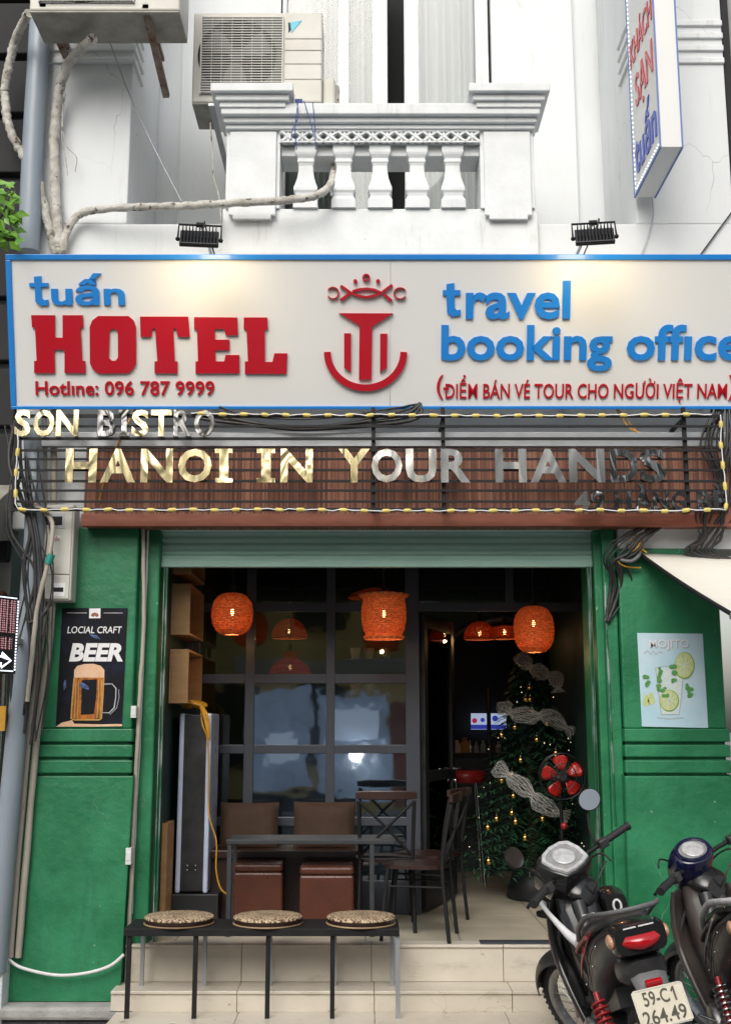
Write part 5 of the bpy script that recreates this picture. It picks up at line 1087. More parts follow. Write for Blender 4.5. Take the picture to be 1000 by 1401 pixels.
# ------------------------------------------------------------------ Christmas tree
random.seed(31)
YX = 1.95; tz0, tz1 = FL, Zp(878, YX); tx = Xp(727, 1100, YX); TH = tz1 - tz0
xt = empty('christmas_tree', (tx, YX, FL), 'dark green Christmas tree with gold baubles and white tulle ribbon inside the doorway', 'christmas tree')
m = MB(); m.lathe([(.05, 0), (.045, .5), (.02, TH * .8), (.006, TH)], (tx, YX, FL), 10); m.build('trunk', MT['bark'], xt)
m = MB(); m.lathe([(.2, 0), (.22, .02), (.16, .22), (.05, .24)], (tx, YX, FL), 20); m.build('stand', MT['iblack'], xt)
def TR(t): return (.58 * (1 - t) ** .85 + .02)
m = MB()
for i in range(420):
    t = (i / 420) ** 1.15; z = FL + .22 + t * (TH - .22); a = i * 2.39996; R = TR(t) * random.uniform(.8, 1.06); base = V3((tx, YX, z + .08)); tip = V3((tx + R * cos(a), YX + R * sin(a), z - .10 * R)); d = tip - base
    sd_ = d.cross(V3((0, 0, 1))).normalized()
    for k in range(9):
        u = .25 + .75 * k / 8; c = base + d * u; L = .085 * (1.15 - .5 * u) + .02
        for s in (-1, 1):
            dr = (sd_ * s * random.uniform(.6, 1.1) + d.normalized() * random.uniform(.3, .9) + V3((0, 0, random.uniform(-.35, .35)))).normalized(); n_ = dr.cross(V3((0, 0, 1))).normalized() * .011
            m.add([c - n_, c + n_, c + dr * L], [(0, 1, 2)])
m.build('foliage', MT['tree'], xt)
def onT(px, py, k=1.02):
    c = P(px, py, YX); t = min(.97, max(0, (c.z - FL - .22) / (TH - .22))); R = TR(t) * k; dx = max(-R * .96, min(R * .96, c.x - tx)); return V3((tx + dx, YX - math.sqrt(max(R * R - dx * dx, 1e-4)), 0))
def on_tree(px, py, k=1.02):
    c = P(px, py, YX)
    for _ in range(3): q = onT(px, py, k); c = P(px, py, q.y)
    return c
bp_ = [(724, 941), (725, 957), (704, 995), (712, 1040), (719, 957), (728, 973), (748, 990), (686, 1068), (702, 1089), (700, 1112), (718, 1146), (667, 1132), (705, 1124), (668, 1178), (742, 1120), (686, 1006), (734, 1012), (679, 1120), (700, 1060), (760, 1030)]
bb0 = None
for i, (px, py) in enumerate(bp_):
    c = on_tree(px, py, 1.06)
    if bb0 is None:
        bb0 = empty('bauble', c, 'small gold bauble hanging on the dark Christmas tree', 'bauble', 'gold baubles on the Christmas tree')
        m = MB(); m.ball((0, 0, 0), .026, 14, 10); m.build('ball', MT['bauble'], bb0, world=False); m = MB(); m.lathe([(.008, .024), (.008, .034)], n=8); m.tube([(0, 0, .034), (.004, 0, .055)], .0015, 4); m.build('cap', MT['chrome'], bb0, world=False)
    else: copy_tree(bb0, loc=c)
m = MB()
for i in range(30):
    t = random.random() ** 1.2; a = random.uniform(pi, 2 * pi); R = TR(t) * 1.04; m.ball((tx + R * cos(a), YX + R * sin(a), FL + .22 + t * (TH - .22)), random.uniform(.0025, .0045), 6, 4)
m.build('fairy_lights', MT['fairy'], xt)
def ribbon(px):                                     # loose net: many fine threads that bunch at the knots
    q = smooth([on_tree(x, y, 1.18) + V3((0, -.05, 0)) for x, y in px], 10); m = MB(); T = 44
    for k in range(T):
        v = k / (T - 1) * 2 - 1; ph = random.uniform(0, 6); pts = []
        for i, p in enumerate(q):
            w = .012 + .054 * abs(sin(i * pi / 12.5 + .35)) ** .6; dd = (q[min(i + 1, len(q) - 1)] - q[max(i - 1, 0)]).normalized(); up = (V3((0, -1, 0)).cross(dd)).normalized()
            pts.append(p + up * (w * v + .006 * sin(i * .9 + ph)) + V3((0, -.035 * cos(v * 1.4) + .012 * sin(i * 1.3 + ph * 2), 0)))
        m.tube(pts, .0009, 3)
    m.build('tulle_ribbon', MT['thread'], xt)
MT['thread'] = M('white_net_thread', (.66, .66, .63), .8)
ribbon([(708, 895), (722, 912), (742, 922), (758, 930), (762, 948)]); ribbon([(688, 960), (694, 974), (726, 980), (752, 982), (782, 1004)]); ribbon([(675, 1048), (690, 1058), (718, 1080), (740, 1100), (775, 1118)])

# ------------------------------------------------------------------ red fan
YFn = 1.0; fc = P(769, 1062, YFn); fr_ = .165
fn = empty('electric_fan', V3((fc.x, YFn + .1, FL)), 'red bladed electric fan on a stand in front of the Christmas tree', 'fan')
RX90 = Matrix.Rotation(pi / 2, 3, 'X')
m = MB()
for y, k in ((-.055, .55), (-.02, .98), (.06, .98)): m.tube([fc + V3((fr_ * k * cos(a), y, fr_ * k * sin(a))) for a in [j * pi / 20 for j in range(40)]], .004, 5, closed=True)
for j in range(32):
    a = j * pi / 16; m.tube([fc + V3((.03 * cos(a), -.066, .03 * sin(a))), fc + V3((fr_ * .6 * cos(a), -.055, fr_ * .6 * sin(a))), fc + V3((fr_ * cos(a), -.015, fr_ * sin(a)))], .0014, 4)
m.build('cage', MT['gloss'], fn)
m = MB()
for k in range(5):
    a0_ = k * 2 * pi / 5 + pi / 2 + .1; R = []
    for r, h in ((.045, .30), (.08, .42), (.115, .44), (.14, .38), (.150, .18)):
        R.append([fc + V3((r * cos(a0_ + h * v), .012 * v, r * sin(a0_ + h * v))) for v in (-1, -.5, 0, .5, 1)])
    m.rings(R, caps=False, closed=False)
o_ = m.build('blade', M('red_fan_blade', (.55, .02, .015), .3, col2=(.42, .012, .01), f2=.5, sc=9), fn); q = o_.modifiers.new('t', 'SOLIDIFY'); q.thickness = .004
m = MB(); m.lathe([(.04, -.02), (.045, .02), (.03, .035)], fc, 16, RX90); m.build('hub', MT['iblack'], fn)
m = MB(); m.lathe([(.05, -.15), (.06, -.1), (.055, -.03)], fc, 16, RX90); m.build('motor', MT['iblack'], fn)
kz = Zp(1130, YFn + .08)
m = MB(); m.tube([(fc.x, YFn + .1, FL), (fc.x, YFn + .1, fc.z)], .014, 8); m.lathe([(.2, 0), (.2, .02), (.05, .05)], (fc.x, YFn + .1, FL), 24); m.build('stand', MT['gloss'], fn)
m = MB(); m.ball((fc.x + .015, YFn + .08, kz), .026, 12, 8); m.build('knob', MT['redp'], fn)

# ------------------------------------------------------------------ bar counter, bottles and lit picture behind the arch
YK = 3.7
bc = empty('bar_counter', (Xp(655, 1100, YK), YK + .2, FL), 'dark bar counter beyond the arch', 'bar counter')
bz = Zp(1030, YK); m = MB(); m.box(Xp(612, 1100, YK), Xp(700, 1100, YK), YK, YK + .5, FL, bz - .04); m.build('front', MT['frame'], bc); m = MB(); m.box(Xp(608, 1100, YK), Xp(704, 1100, YK), YK - .05, YK + .52, bz - .039, bz); m.build('counter_top', MT['iblack'], bc, bevel=.004)
for i, (px, h, r, mt) in enumerate(((624.5, 16, .045, 'paper'), (635, 20, .05, 'gold'), (643, 19, .022, 'chrome'), (651, 14, .025, 'paper'), (660, 16, .028, 'ice'), (672, 12, .025, 'redp'), (681, 15, .028, 'ice'))):
    x = Xp(px, 1020, YK + .15); hh = h * 11.3 / FPX; m = MB(); m.lathe([(r, 0), (r, hh * .62), (r * .45, hh * .78), (r * .4, hh), (r * .1, hh + .002)], (x, YK + .12, bz), 14)
    tag(m.build('bottle', MT[mt]), ['short white bottle at the left end of the bar counter', 'amber bottle beside the white one on the bar counter', 'slim silver bottle on the bar counter', 'slim white bottle on the bar counter', 'tall pale glass bottle on the bar counter', 'small red bottle on the bar counter', 'pale bottle beside the Christmas tree on the bar counter'][i], 'bottle', 'bottles on the bar counter')
tv = empty('lit_picture', P(669, 986, 5.3), 'small lit blue and white picture above the bar bottles', 'picture')
pl = Plane((0, 5.3, 0), (1, 0, 0), (0, 0, 1)); pl.quad('panel', MT['screen'], [(644, 998), (692, 998), (692, 976), (644, 976)], tv, depth=.02); pl2 = Plane((0, 5.278, 0), (1, 0, 0), (0, 0, 1))
pl2.quad('blue_band', MT['screenb'], [(644, 997.5), (692, 997.5), (692, 991.5), (644, 991.5)], tv, depth=.002); pl2.flat('printed_blot', MT['screenb'], [circ(660, 985, 3)], tv, .002); pl2.flat('printed_blot', MT['screenb'], [circ(677, 983, 4)], tv, .002); pl2.flat('printed_blot', glow('lit_red', (.5, .03, .1), .5), [circ(649, 986, 3.5)], tv, .002)
m = MB(); x = Xp(668, 960, 3.4); m.tube([(x, 3.4, Zp(1200, 3.4)), (x, 3.4, Zp(940, 3.4))], .02, 10); m.tube([(x - .001, 3.38, Zp(975, 3.4)), (x, 3.38, Zp(955, 3.4))], .024, 10); tag(m.build('post', MT['frame']), 'thin dark post in front of the bar counter', 'post')
st_ = empty('bar_stool', (Xp(630, 1060, 3.0) + .02, 2.75, FL), 'bar stool with a dark red seat in front of the bar counter', 'bar stool')
c = st_.location; zr = Zp(1062, 2.75)
m = MB(); m.lathe([(.16, zr - FL - .05), (.18, zr - FL - .02), (.18, zr - FL + .03), (.15, zr - FL + .05)], c, 20); m.build('seat', MT['redp'], st_)
for k in range(4):
    a = k * pi / 2 + pi / 4; m = MB(); m.tube([c + V3((.12 * cos(a), .12 * sin(a), zr - FL - .05)), c + V3((.2 * cos(a), .2 * sin(a), 0))], .013, 8); m.build('leg', MT['chrome'], st_)
# glass shelf with jars behind the glazed screen
sf = empty('glass_shelf', P(510, 895, 3.6), 'thin glass shelf of small cups behind the glazed screen', 'shelf')
for i, py in enumerate((903, 952)):
    m = MB(); x0, x1 = Xp(470, 900, 2.85), Xp(552, 900, 2.85); z = Zp(py, 2.85); m.box(x0, x1, 2.7, 2.95, z - .01, z); m.build('board', MT['frame'], sf)
    for k, px in enumerate((486, 505, 528)):
        x = Xp(px, 900, 2.85); m = MB(); m.lathe([(.03, 0), (.042, .07), (.045, .1)], (x, 2.78, z), 12, cap=False); tag(m.build('cup', MT[['paper', 'ice', 'chrome'][k]]), 'small cup on the glass shelf behind the screen', 'cup', 'cups on the shelf behind the screen')

# ------------------------------------------------------------------ the other side of the street (seen in reflections)
def opp(x0, x1, h, mt, label):
    o = empty('street_house', ((x0 + x1) / 2, -17, 0), label, 'house'); m = MB(); m.box(x0, x1, -20, -17, 0, h); m.build('wall', mt, o)
    m = MB(); w = (x1 - x0) / 4
    for i in range(3):
        for j in range(int(h / 3)): m.box(x0 + w * (i + .65), x0 + w * (i + 1.25), -16.99, -16.9, 1 + j * 3, 2.8 + j * 3)
    m.build('window', MT['dark'], o); return o
opp(-16, -7, 9, MT['greyw'], 'grey house across the street'); oh = opp(-6.9, 1, 8, MT['ochre'], 'ochre house across the street'); opp(1.1, 7, 9.5, MT['white'], 'white house across the street'); opp(7.1, 17, 8, MT['greyw'], 'tall grey house across the street to the right')
random.seed(77)
def lit(nm, x0, x1, z0, z1, mt, y=-16.88):
    m = MB(); m.box(x0, x1, y - .02, y, z0, z1); m.build(nm, mt, oh)
cool = M('cool_reflection_glow', (.3, .38, .5), .5, col2=(.03, .04, .06), f2=1, sc=1.8, det=8, emit=(.42, .58, .85), es=.36); cool2 = glow('bright_reflection_glow', (.62, .76, .98), .6)  # glow for unseen panels added to brighten the glass reflections
lit('reflected_glow_panel', -2.7, -1.25, .4, 2.7, cool); lit('reflected_glow_panel', -1.1, .55, .2, 2.6, cool); lit('reflected_bright_panel', -.9, .4, 1.5, 2.3, cool2, -16.8); lit('reflected_bright_panel', -2.3, -1.5, 1.0, 1.7, cool2, -16.8); lit('shop_door', .6, .95, .1, 2.4, MT['brown'])  # glowing panels added out of view to give bluish patches in the lower panes
lit('awning', -2.9, 1.0, 2.9, 3.3, MT['canvas'], -16.0); lit('parked_car', -2.6, -.4, -.0, .35, MT['dark'], -15.9)
gp0 = P(490, 1040, 1.165); mc = V3((0, 2 * 1.17 + 7.5, 1.82)); gd = gp0 - mc; m = MB(); m.ball(mc + gd * ((-16.5 - mc.y) / gd.y), .11, 16, 10); m.build('glint_ball', glow('glint_ball_glow', (.9, .95, 1), 45), oh)  # unseen bright ball added so its mirror image makes a glint in a pane
for cx_, lab in ((-4.5, 'street tree across the road to the left'), (3.6, 'street tree across the road to the right')):
    o = empty('street_tree', (cx_, -13.5, 0), lab, 'tree'); m = MB(); m.tube([(cx_, -13.5, 0), (cx_ + .1, -13.5, 2), (cx_ + .3, -13.4, 4)], [.2, .16, .1], 10); m.build('trunk', MT['bark'], o); m = MB()
    for i in range(900):
        a, b, r = random.uniform(0, 6.3), random.uniform(-1, 1), random.random() ** .4; c = V3((cx_ + 1.9 * r * cos(a) * math.sqrt(1 - b * b), -13.5 + 1.5 * r * sin(a) * math.sqrt(1 - b * b), 5 + 1.6 * r * b)); u = V3((random.uniform(-1, 1), random.uniform(-1, 1), random.uniform(-1, 1))).normalized(); v = u.orthogonal().normalized(); m.add([c, c + u * .22 + v * .1, c + u * .4, c + u * .22 - v * .1], [(0, 1, 2, 3)])
    m.build('crown', MT['crown'], o)
# ------------------------------------------------------------------ parked motorbikes (local frame: x ahead, y left, z up)
def motorbike(name, label, loc, head, lean, steer, c, first=True):
    o = empty(name, loc, label, 'motorbike', 'motorbikes parked by the steps')
    o.rotation_euler = (Matrix.Rotation(radians(head), 3, 'Z') @ Matrix.Rotation(radians(-lean), 3, 'X')).to_euler(); o.scale = (1.1, 1.1, 1.1)
    R = .285; fx, rx, az = .62, -.62, .285; rk = radians(26); ax = V3((-sin(rk), 0, cos(rk))); ap = V3((.295, 0, .95)); SR = Matrix.Rotation(radians(steer), 3, ax)
    def bd(m, nm, mt, par=None, st=False, **k):
        if nm in REAR: m.v = [q + V3((0, 0, .105 * max(0, min(1, (-.1 - q.x) / .6)))) for q in m.v]
        if st: m.v = [ap + SR @ (q - ap) for q in m.v]
        return m.build(nm, mt, par or o, world=False, **k)
    RY = Matrix.Rotation(pi / 2, 3, 'X'); REAR = {'side_fairing', 'side_flash', 'decal', 'panel_seam', 'fastener', 'seat', 'seat_piping', 'grab_rail', 'tail_housing', 'tail_light', 'dark_lens', 'maker_mark', 'indicator', 'rear_fender', 'under_tray'}
    def wheel(x, st, tw):
        m = MB(); n = 56; rs = []
        for i in range(n):
            a = 2 * pi * i / n; rs.append([V3((x + cos(a) * (R - tw * .95 + tw * .95 * cos(b)), tw * .8 * sin(b), az + sin(a) * (R - tw * .95 + tw * .95 * cos(b)))) for b in [2 * pi * k / 12 for k in range(12)]])
        m.rings(rs + [rs[0]], caps=False); w = bd(m, 'wheel', MT['matte'], st=st)
        m = MB()
        for i in range(n):
            a = 2 * pi * i / n
            for s in (-1, 1): m.boxr((x + cos(a) * (R - .006), s * tw * .34, az + sin(a) * (R - .006)), (.012, tw * .5, .012), Matrix.Rotation(-a, 3, 'Y') @ Matrix.Rotation(s * .5, 3, 'X'))
        bd(m, 'tread', MT['matte'], w, st)
        m = MB(); ri = R - tw * 1.75; m.lathe([(ri - .022, -.018), (ri, -.026), (ri + .012, -.022), (ri + .010, 0), (ri + .012, .022), (ri, .026), (ri - .022, .018), (ri - .016, 0), (ri - .022, -.018)], (x, 0, az), 48, RY, cap=False); bd(m, 'rim', MT['rim'], w, st)
        m = MB(); m.lathe([(.03, -.05), (.05, -.045), (.05, -.02), (.03, -.015), (.03, .015), (.055, .02), (.055, .045), (.03, .05)], (x, 0, az), 20, RY); bd(m, 'hub', MT['alu'], w, st)
        m = MB()
        for k in range(32):
            a = k * pi / 16; b = a + (.5 if k % 2 else -.5); s = .03 if k % 4 < 2 else -.03; m.tube([(x + .045 * cos(b), s, az + .045 * sin(b)), (x + (ri - .01) * cos(a), 0, az + (ri - .01) * sin(a))], .0022, 4)
        bd(m, 'spokes', MT['chrome'], w, st)
    wheel(fx, True, .034); wheel(rx, False, .04)
    def shell(nm, mt, x, Rr, a0, a1, w, st, flare=0.):
        m = MB(); rs = []
        for i in range(25):
            t = i / 24; a = a0 + (a1 - a0) * t; ww = w * (.55 + .45 * sin(pi * min(1, .15 + t * .85))); rs.append([V3((x + cos(a) * (Rr - .05 * abs(v) ** 2.2 + flare * t), ww * v, az + sin(a) * (Rr - .05 * abs(v) ** 2.2 + flare * t))) for v in [k / 5 - 1 for k in range(11)]])
        m.rings(rs, caps=False, closed=False); q = bd(m, nm, mt, st=st); so = q.modifiers.new('t', 'SOLIDIFY'); so.thickness = .004; return q
    shell('front_fender', c['fender'], fx, R + .035, radians(20), radians(168), .075, True)
    m = MB()
    for s in (-1, 1): m.tube([(fx, s * .068, az), (fx - .30 * math.tan(rk), s * .068, az + .30), (ap.x, s * .06, ap.z - .1)], [.022, .024, .02], 10)
    bd(m, 'fork', MT['alu'], st=True)
    # headset cowl with dashboard
    n_ = V3((-.58, 0, .81)); t_ = V3((.81, 0, .58)); cc = V3((.26, 0, 1.065))
    base = c['dash']
    def ring(h, ky, ks, ds=0., rnd=.12):
        out = []; L = len(base)
        for i, (y, s) in enumerate(base): out.append(cc + n_ * h + t_ * (s * ks + ds) + V3((0, y * ky, 0)))
        return out
    m = MB(); m.rings([ring(.0, 1.0, 1.0), ring(-.004, 1.10, 1.08), ring(-.03, 1.22, 1.18, .005), ring(-.09, 1.22, 1.26, .015), ring(-.16, 1.08, 1.2, .02), ring(-.22, .75, .9, .0)]); cw = bd(m, 'cowl', c['cowl'], st=True, bevel=.004)
    m = MB(); m.rings([ring(.001, 1.0, 1.0), ring(.014, .97, .97), ring(.012, .80, .78), ring(.004, .78, .76)], caps=False, sm=False); bd(m, 'bezel', c['bezel'], cw, True, bevel=.003)
    m = MB(); m.rings([ring(.003, .80, .78), ring(.006, .78, .76)]); bd(m, 'dashboard', MT['gauge'], cw, True)
    m = MB(); Rg = Matrix((t_, V3((0, 1, 0)), -n_)).transposed()
    m.lathe([(.056, 0), (.058, .006), (.05, .008), (.001, .008)], cc + n_ * .006 + t_ * .0, 28, Matrix((V3((0, 1, 0)), -t_, n_)).transposed()); bd(m, 'speedometer', MT['silver'], cw, True)
    m = MB()
    for k in range(13):
        a = radians(-20 + k * 18.3); p = cc + n_ * .0146 + V3((0, .043 * cos(a), 0)) + t_ * (.043 * sin(a)); q = cc + n_ * .0146 + V3((0, .034 * cos(a), 0)) + t_ * (.034 * sin(a)); m.bar(p, q, .002, .001)
    m.bar(cc + n_ * .0146, cc + n_ * .0146 + V3((0, .03, 0)) + t_ * .012, .003, .001); bd(m, 'gauge_marks', MT['paper'], cw, True)
    sup0 = lambda x, w, z0, z1: [V3((x, w * cos(a) * (1.15 if sin(a) > 0 else .9), (z0 + z1) / 2 + (z1 - z0) / 2 * sin(a))) for a in [2 * pi * k / 18 for k in range(18)]]
    m = MB(); m.rings([sup0(.36, .07, .86, 1.0), sup0(.28, .088, .82, .985), sup0(.225, .082, .80, .95), sup0(.205, .06, .82, .92)]); bd(m, 'lower_cowl', MT['gloss'], cw, True, bevel=.006)
    m = MB()
    for s in (-1, 1): m.tube([(.27, s * .05, 1.0), (.26, s * .15, 1.01), (.20, s * .24, 1.02), (.185, s * .27, 1.02)], .012, 8)
    hb = bd(m, 'handlebar', MT['black'], st=True)
    for s in (-1, 1):
        m = MB(); m.tube([(.205, s * .235, 1.02), (.155, s * .365, 1.025)], .0175, 12); m.tube([(.157, s * .36, 1.025), (.152, s * .374, 1.025)], .021, 12); bd(m, 'grip', MT['matte'], hb, True)
        m = MB(); m.boxr((.205, s * .215, 1.02), (.05, .05, .045), Matrix.Rotation(s * .35, 3, 'Z')); bd(m, 'switch_box', MT['satin'], hb, True, bevel=.008)
        m = MB(); m.tube([(.25, s * .2, 1.02), (.255, s * .27, 1.015), (.22, s * .36, 1.005)], [.007, .006, .008], 6); bd(m, 'brake_lever', MT['alu'] if s < 0 else MT['black'], hb, True)
        if c['mirrors']:
            m = MB(); e = V3((.23, s * .29, 1.20)); m.tube(smooth([(.23, s * .19, 1.03), (.245, s * .215, 1.10), e + V3((0.02, -s * .03, -.03))], 4), .006, 8); bd(m, 'mirror_stem', MT['black'], hb, True)
            Rm = Matrix.Rotation(radians(-78), 3, 'Y') @ Matrix.Rotation(s * .25, 3, 'X'); m = MB(); m.lathe([(.0, -.03), (.03, -.026), (.055, -.01), (.058, .0), (.056, .002)], (0, 0, 0), 24, cap=False)
            m.v = [e + Rm @ V3((q.x * .92, q.y * 1.12, q.z)) + V3((0, 0, .02)) for q in m.v]; mh = bd(m, 'mirror', MT['black'], hb, True)
            m = MB(); m.lathe([(.0535, .0021), (.001, .0025)], (0, 0, 0), 24); m.v = [e + Rm @ V3((q.x * .92, q.y * 1.12, q.z)) + V3((0, 0, .02)) for q in m.v]; bd(m, 'mirror_glass', MT['mirror'], mh, True)
    # leg shields and centre cover
    for s in (1, -1):
        m = MB(); rs = []; edge = []
        for i in range(15):
            t = i / 14; z = .90 - .64 * t; xc = .40 - .08 * t - .30 * max(0, t - .4); w = (.115 + .07 * sin(pi * t) ** .8) * (1 - .55 * t) * c['legw']
            row = [V3((xc - .15 * (u ** 1.8) * (1 - .35 * t) - .03 * sin(u * pi), s * (.035 + w * u), z - .02 * u)) for u in [k / 7 for k in range(8)]]; rs.append(row); edge.append(row[-1])
        m.rings(rs, caps=False, closed=False); q = bd(m, 'leg_shield', c['leg']); so = q.modifiers.new('t', 'SOLIDIFY'); so.thickness = .012; so.offset = 0
        m = MB(); m.tube([p + V3((-.002, s * .002, 0)) for p in edge], [.012 + .006 * sin(pi * i / 14) for i in range(15)], 8); bd(m, 'edge_roll', c['leg'], q)
        m = MB(); m.tube([p + V3((.006, s * .016, 0)) for p in edge[3:]], .004, 6); bd(m, 'pinstripe', c['stripe'], q)
        m = MB(); m.rings([[V3((.26 + .03 * k, s * (.05 + .12 * sin(pi * t)) * c['legw'], .86 - .40 * t)) for k in (0, 1)] for t in [j / 8 for j in range(9)]], caps=False, closed=False); so = bd(m, 'knee_panel', MT['satin'], q).modifiers.new('t', 'SOLIDIFY'); so.thickness = .02
    def sup(cx, w, z0, z1, e=.55, n=20):
        cz, h = (z0 + z1) / 2, (z1 - z0) / 2; f = lambda v: (abs(v) ** e) * (1 if v > 0 else -1)
        return [V3((cx, w * f(cos(a)), cz + h * f(sin(a)))) for a in [2 * pi * k / n for k in range(n)]]
    m = MB(); m.rings([sup(.34, .06, .74, .94), sup(.28, .105, .66, .93), sup(.22, .11, .58, .84), sup(.12, .09, .46, .70), sup(.02, .075, .42, .60), sup(-.08, .07, .42, .60)]); bd(m, 'centre_cover', MT['gloss'] if first else c['leg'])
    m = MB(); m.rings([sup(-.02, .06, .44, .62), sup(-.14, .095, .46, .71), sup(-.32, .125, .50, .755), sup(-.52, .128, .57, .79), sup(-.72, .108, .66, .82), sup(-.84, .085, .70, .825), sup(-.90, .06, .73, .81)]); sf = bd(m, 'side_fairing', c['body'])
    for s in (1, -1):
        m = MB(); m.rings([[V3((-.20 - .05 * k, s * (.128 + .004 * sin(k)), .615 + .030 * k + d)) for d in (-.010, .012)] for k in range(5)], caps=False, closed=False); so = bd(m, 'side_flash', c['flash'], sf).modifiers.new('t', 'SOLIDIFY'); so.thickness = .006
    m = MB(); m.rings([sup(.06, .05, .66, .70), sup(-.02, .085, .675, .735), sup(-.15, .115, .70, .755), sup(-.30, .125, .73, .785), sup(-.42, .128, .755, .825), sup(-.60, .118, .785, .848), sup(-.72, .095, .80, .85), sup(-.76, .06, .81, .84)]); bd(m, 'seat', c['seat'])
    m = MB()
    for s in (1, -1): m.tube(smooth([(.05, s * .055, .672), (-.02, s * .088, .69), (-.15, s * .118, .716), (-.30, s * .129, .744), (-.48, s * .130, .775)], 4), .010, 8)
    bd(m, 'seat_piping', c['piping'])
    m = MB(); m.tube(smooth([(-.34, .135, .765), (-.50, .15, .82), (-.72, .14, .865), (-.86, .09, .885), (-.90, 0, .89), (-.86, -.09, .885), (-.72, -.14, .865), (-.50, -.15, .82), (-.34, -.135, .765)], 5), c['railr'], 10, flat=.8); bd(m, 'grab_rail', c['rail'])
    # tail light cluster
    m = MB(); m.rings([sup(-.80, .10, .70, .84, .5), sup(-.88, .108, .715, .845, .5), sup(-.915, .10, .73, .835, .5)]); tl = bd(m, 'tail_housing', MT['gloss'])
    m = MB(); rs = []
    for k in range(13):
        u = k / 6 - 1; x = -.925 + .045 * u * u; dz = .014 * u * u; h = .052 - .012 * abs(u); zc = .772 + dz; rs.append([V3((x - .008, u * .093, zc - h / 2)), V3((x - .020, u * .093, zc - h * .1)), V3((x - .006, u * .093, zc + h / 2)), V3((x + .03, u * .09, zc + h / 2)), V3((x + .03, u * .09, zc - h / 2))])
    m.rings(rs); bd(m, 'tail_light', MT['lens'] if first else MT['satin'])
    m = MB(); m.rings([[V3((-.915 + .03 * u * u, u * .075, .806 + .01 * u * u)), V3((-.91 + .03 * u * u, u * .07, .838)), V3((-.86, u * .07, .842)), V3((-.86, u * .075, .806))] for u in [k / 4 - 1 for k in range(9)]]); bd(m, 'dark_lens', M('dark_red_lens_' + ('a' if first else 'b'), (.05, .002, .004), .12, coat=.6), tl)
    m = MB()
    for y, w in ((.035, .05), (-.03, .06)): m.box(-.9185, -.9175, y - w / 2, y + w / 2, .826, .831)
    bd(m, 'maker_mark', MT['paper'], tl)
    for s in (1, -1): m = MB(); m.ball((-.862, s * .108, .782), (.040, .016, .028), 14, 10); bd(m, 'indicator', MT['amber'])
    # rear fender, reflector and number plate
    m = MB(); m.rings([[V3((x, y * w, z + (0.012 if y * y < .5 else 0))) for y in (-1, -.5, .5, 1)] + [V3((x + .03, y * w, z)) for y in (1, -1)] for x, z, w in ((-.80, .70, .085), (-.87, .665, .075), (-.92, .61, .062), (-.958, .53, .07), (-.985, .46, .07))]); bd(m, 'rear_fender', MT['greyp'])
    m = MB(); m.rings([sup(-.70, .085, .58, .70), sup(-.84, .09, .60, .71), sup(-.89, .07, .62, .70)]); bd(m, 'under_tray', MT['satin'])
    pc = V3((-.985, 0, .655)); tn = V3((-cos(radians(24)), 0, sin(radians(24)))); pt = V3((sin(radians(24)), 0, cos(radians(24))))
    pl = Plane(pc, (0, -1, 0), pt)
    if first:
        m = MB(); m.boxr(pc + pt * .085 - tn * .0 , (.02, .065, .026), Matrix.Rotation(radians(-24), 3, 'Y')); bd(m, 'reflector', MT['lens'], bevel=.004)
        m = MB(); m.prism([pl.w(a * .098, b * .070, .008) for a, b in ((-.9, -1), (.9, -1), (1, -.9), (1, .9), (.9, 1), (-.9, 1), (-1, .9), (-1, -.9))], pl.n * .003); npl = bd(m, 'number_plate', MT['plate'])
        m = MB()
        loop = [(-.093, -.065), (.093, -.065), (.093, .065), (-.093, .065)]; m.tube([pl.w(a, b, .0115) for a, b in loop], .0022, 4, closed=True); bd(m, 'plate_border', MT['hose'], npl)
        for tx_, r in (('59-C', (-.062, .008, .036, .058)), ('264.49', (-.082, -.058, .082, -.006))):
            for q in pl.text('lettering', MT['ink'], tx_, r, o, bold=.012, depth=.0018, lift=.0112, letters=False, px=False):
                q.parent = npl
                q.data.transform(Matrix.Translation(ORG[o.name]))
        q = pl.flat('lettering', MT['ink'], [[(.046, .044), (.056, .058), (.062, .058), (.062, .008), (.055, .008), (.055, .046), (.050, .038)]], o, depth=.0018, lift=.0112, px=False); q.parent = npl; q.data.transform(Matrix.Translation(ORG[o.name]))
    # engine, swing arm, shocks, exhaust
    m = MB(); m.rings([sup(.16, .07, .24, .40, .7), sup(.06, .10, .20, .44, .7), sup(-.12, .10, .20, .43, .7), sup(-.24, .07, .24, .38, .7)]); en = bd(m, 'engine', MT['alu'])
    m = MB(); m.lathe([(.10, 0), (.10, .02), (.085, .035), (.03, .038), (.001, .038)], (-.02, .10, .31), 28, Matrix.Rotation(-pi / 2, 3, 'X')); m.lathe([(.06, 0), (.058, .03), (.001, .032)], (-.17, .09, .30), 22, Matrix.Rotation(-pi / 2, 3, 'X')); bd(m, 'engine_cover', MT['alu'], en)
    m = MB()
    for k in range(6): m.boxr((.17 + k * .022, 0, .38), (.006, .15, .13))
    m.boxr((.22, 0, .38), (.15, .09, .09)); bd(m, 'cylinder_fins', MT['alu'], en)
    m = MB(); m.bar((-.12, .0, .52), (.20, 0, .62), .09, .10); m.bar((-.5, .0, .60), (-.10, 0, .48), .12, .10); m.tube([(.22, 0, .86), (.10, 0, .55), (-.12, 0, .35)], .035, 8); bd(m, 'frame', MT['satin'])
    m = MB()
    for s in (1, -1): m.bar((-.14, s * .075, .31), (rx - .03, s * .085, az), .028, .045)
    bd(m, 'swing_arm', MT['satin'])
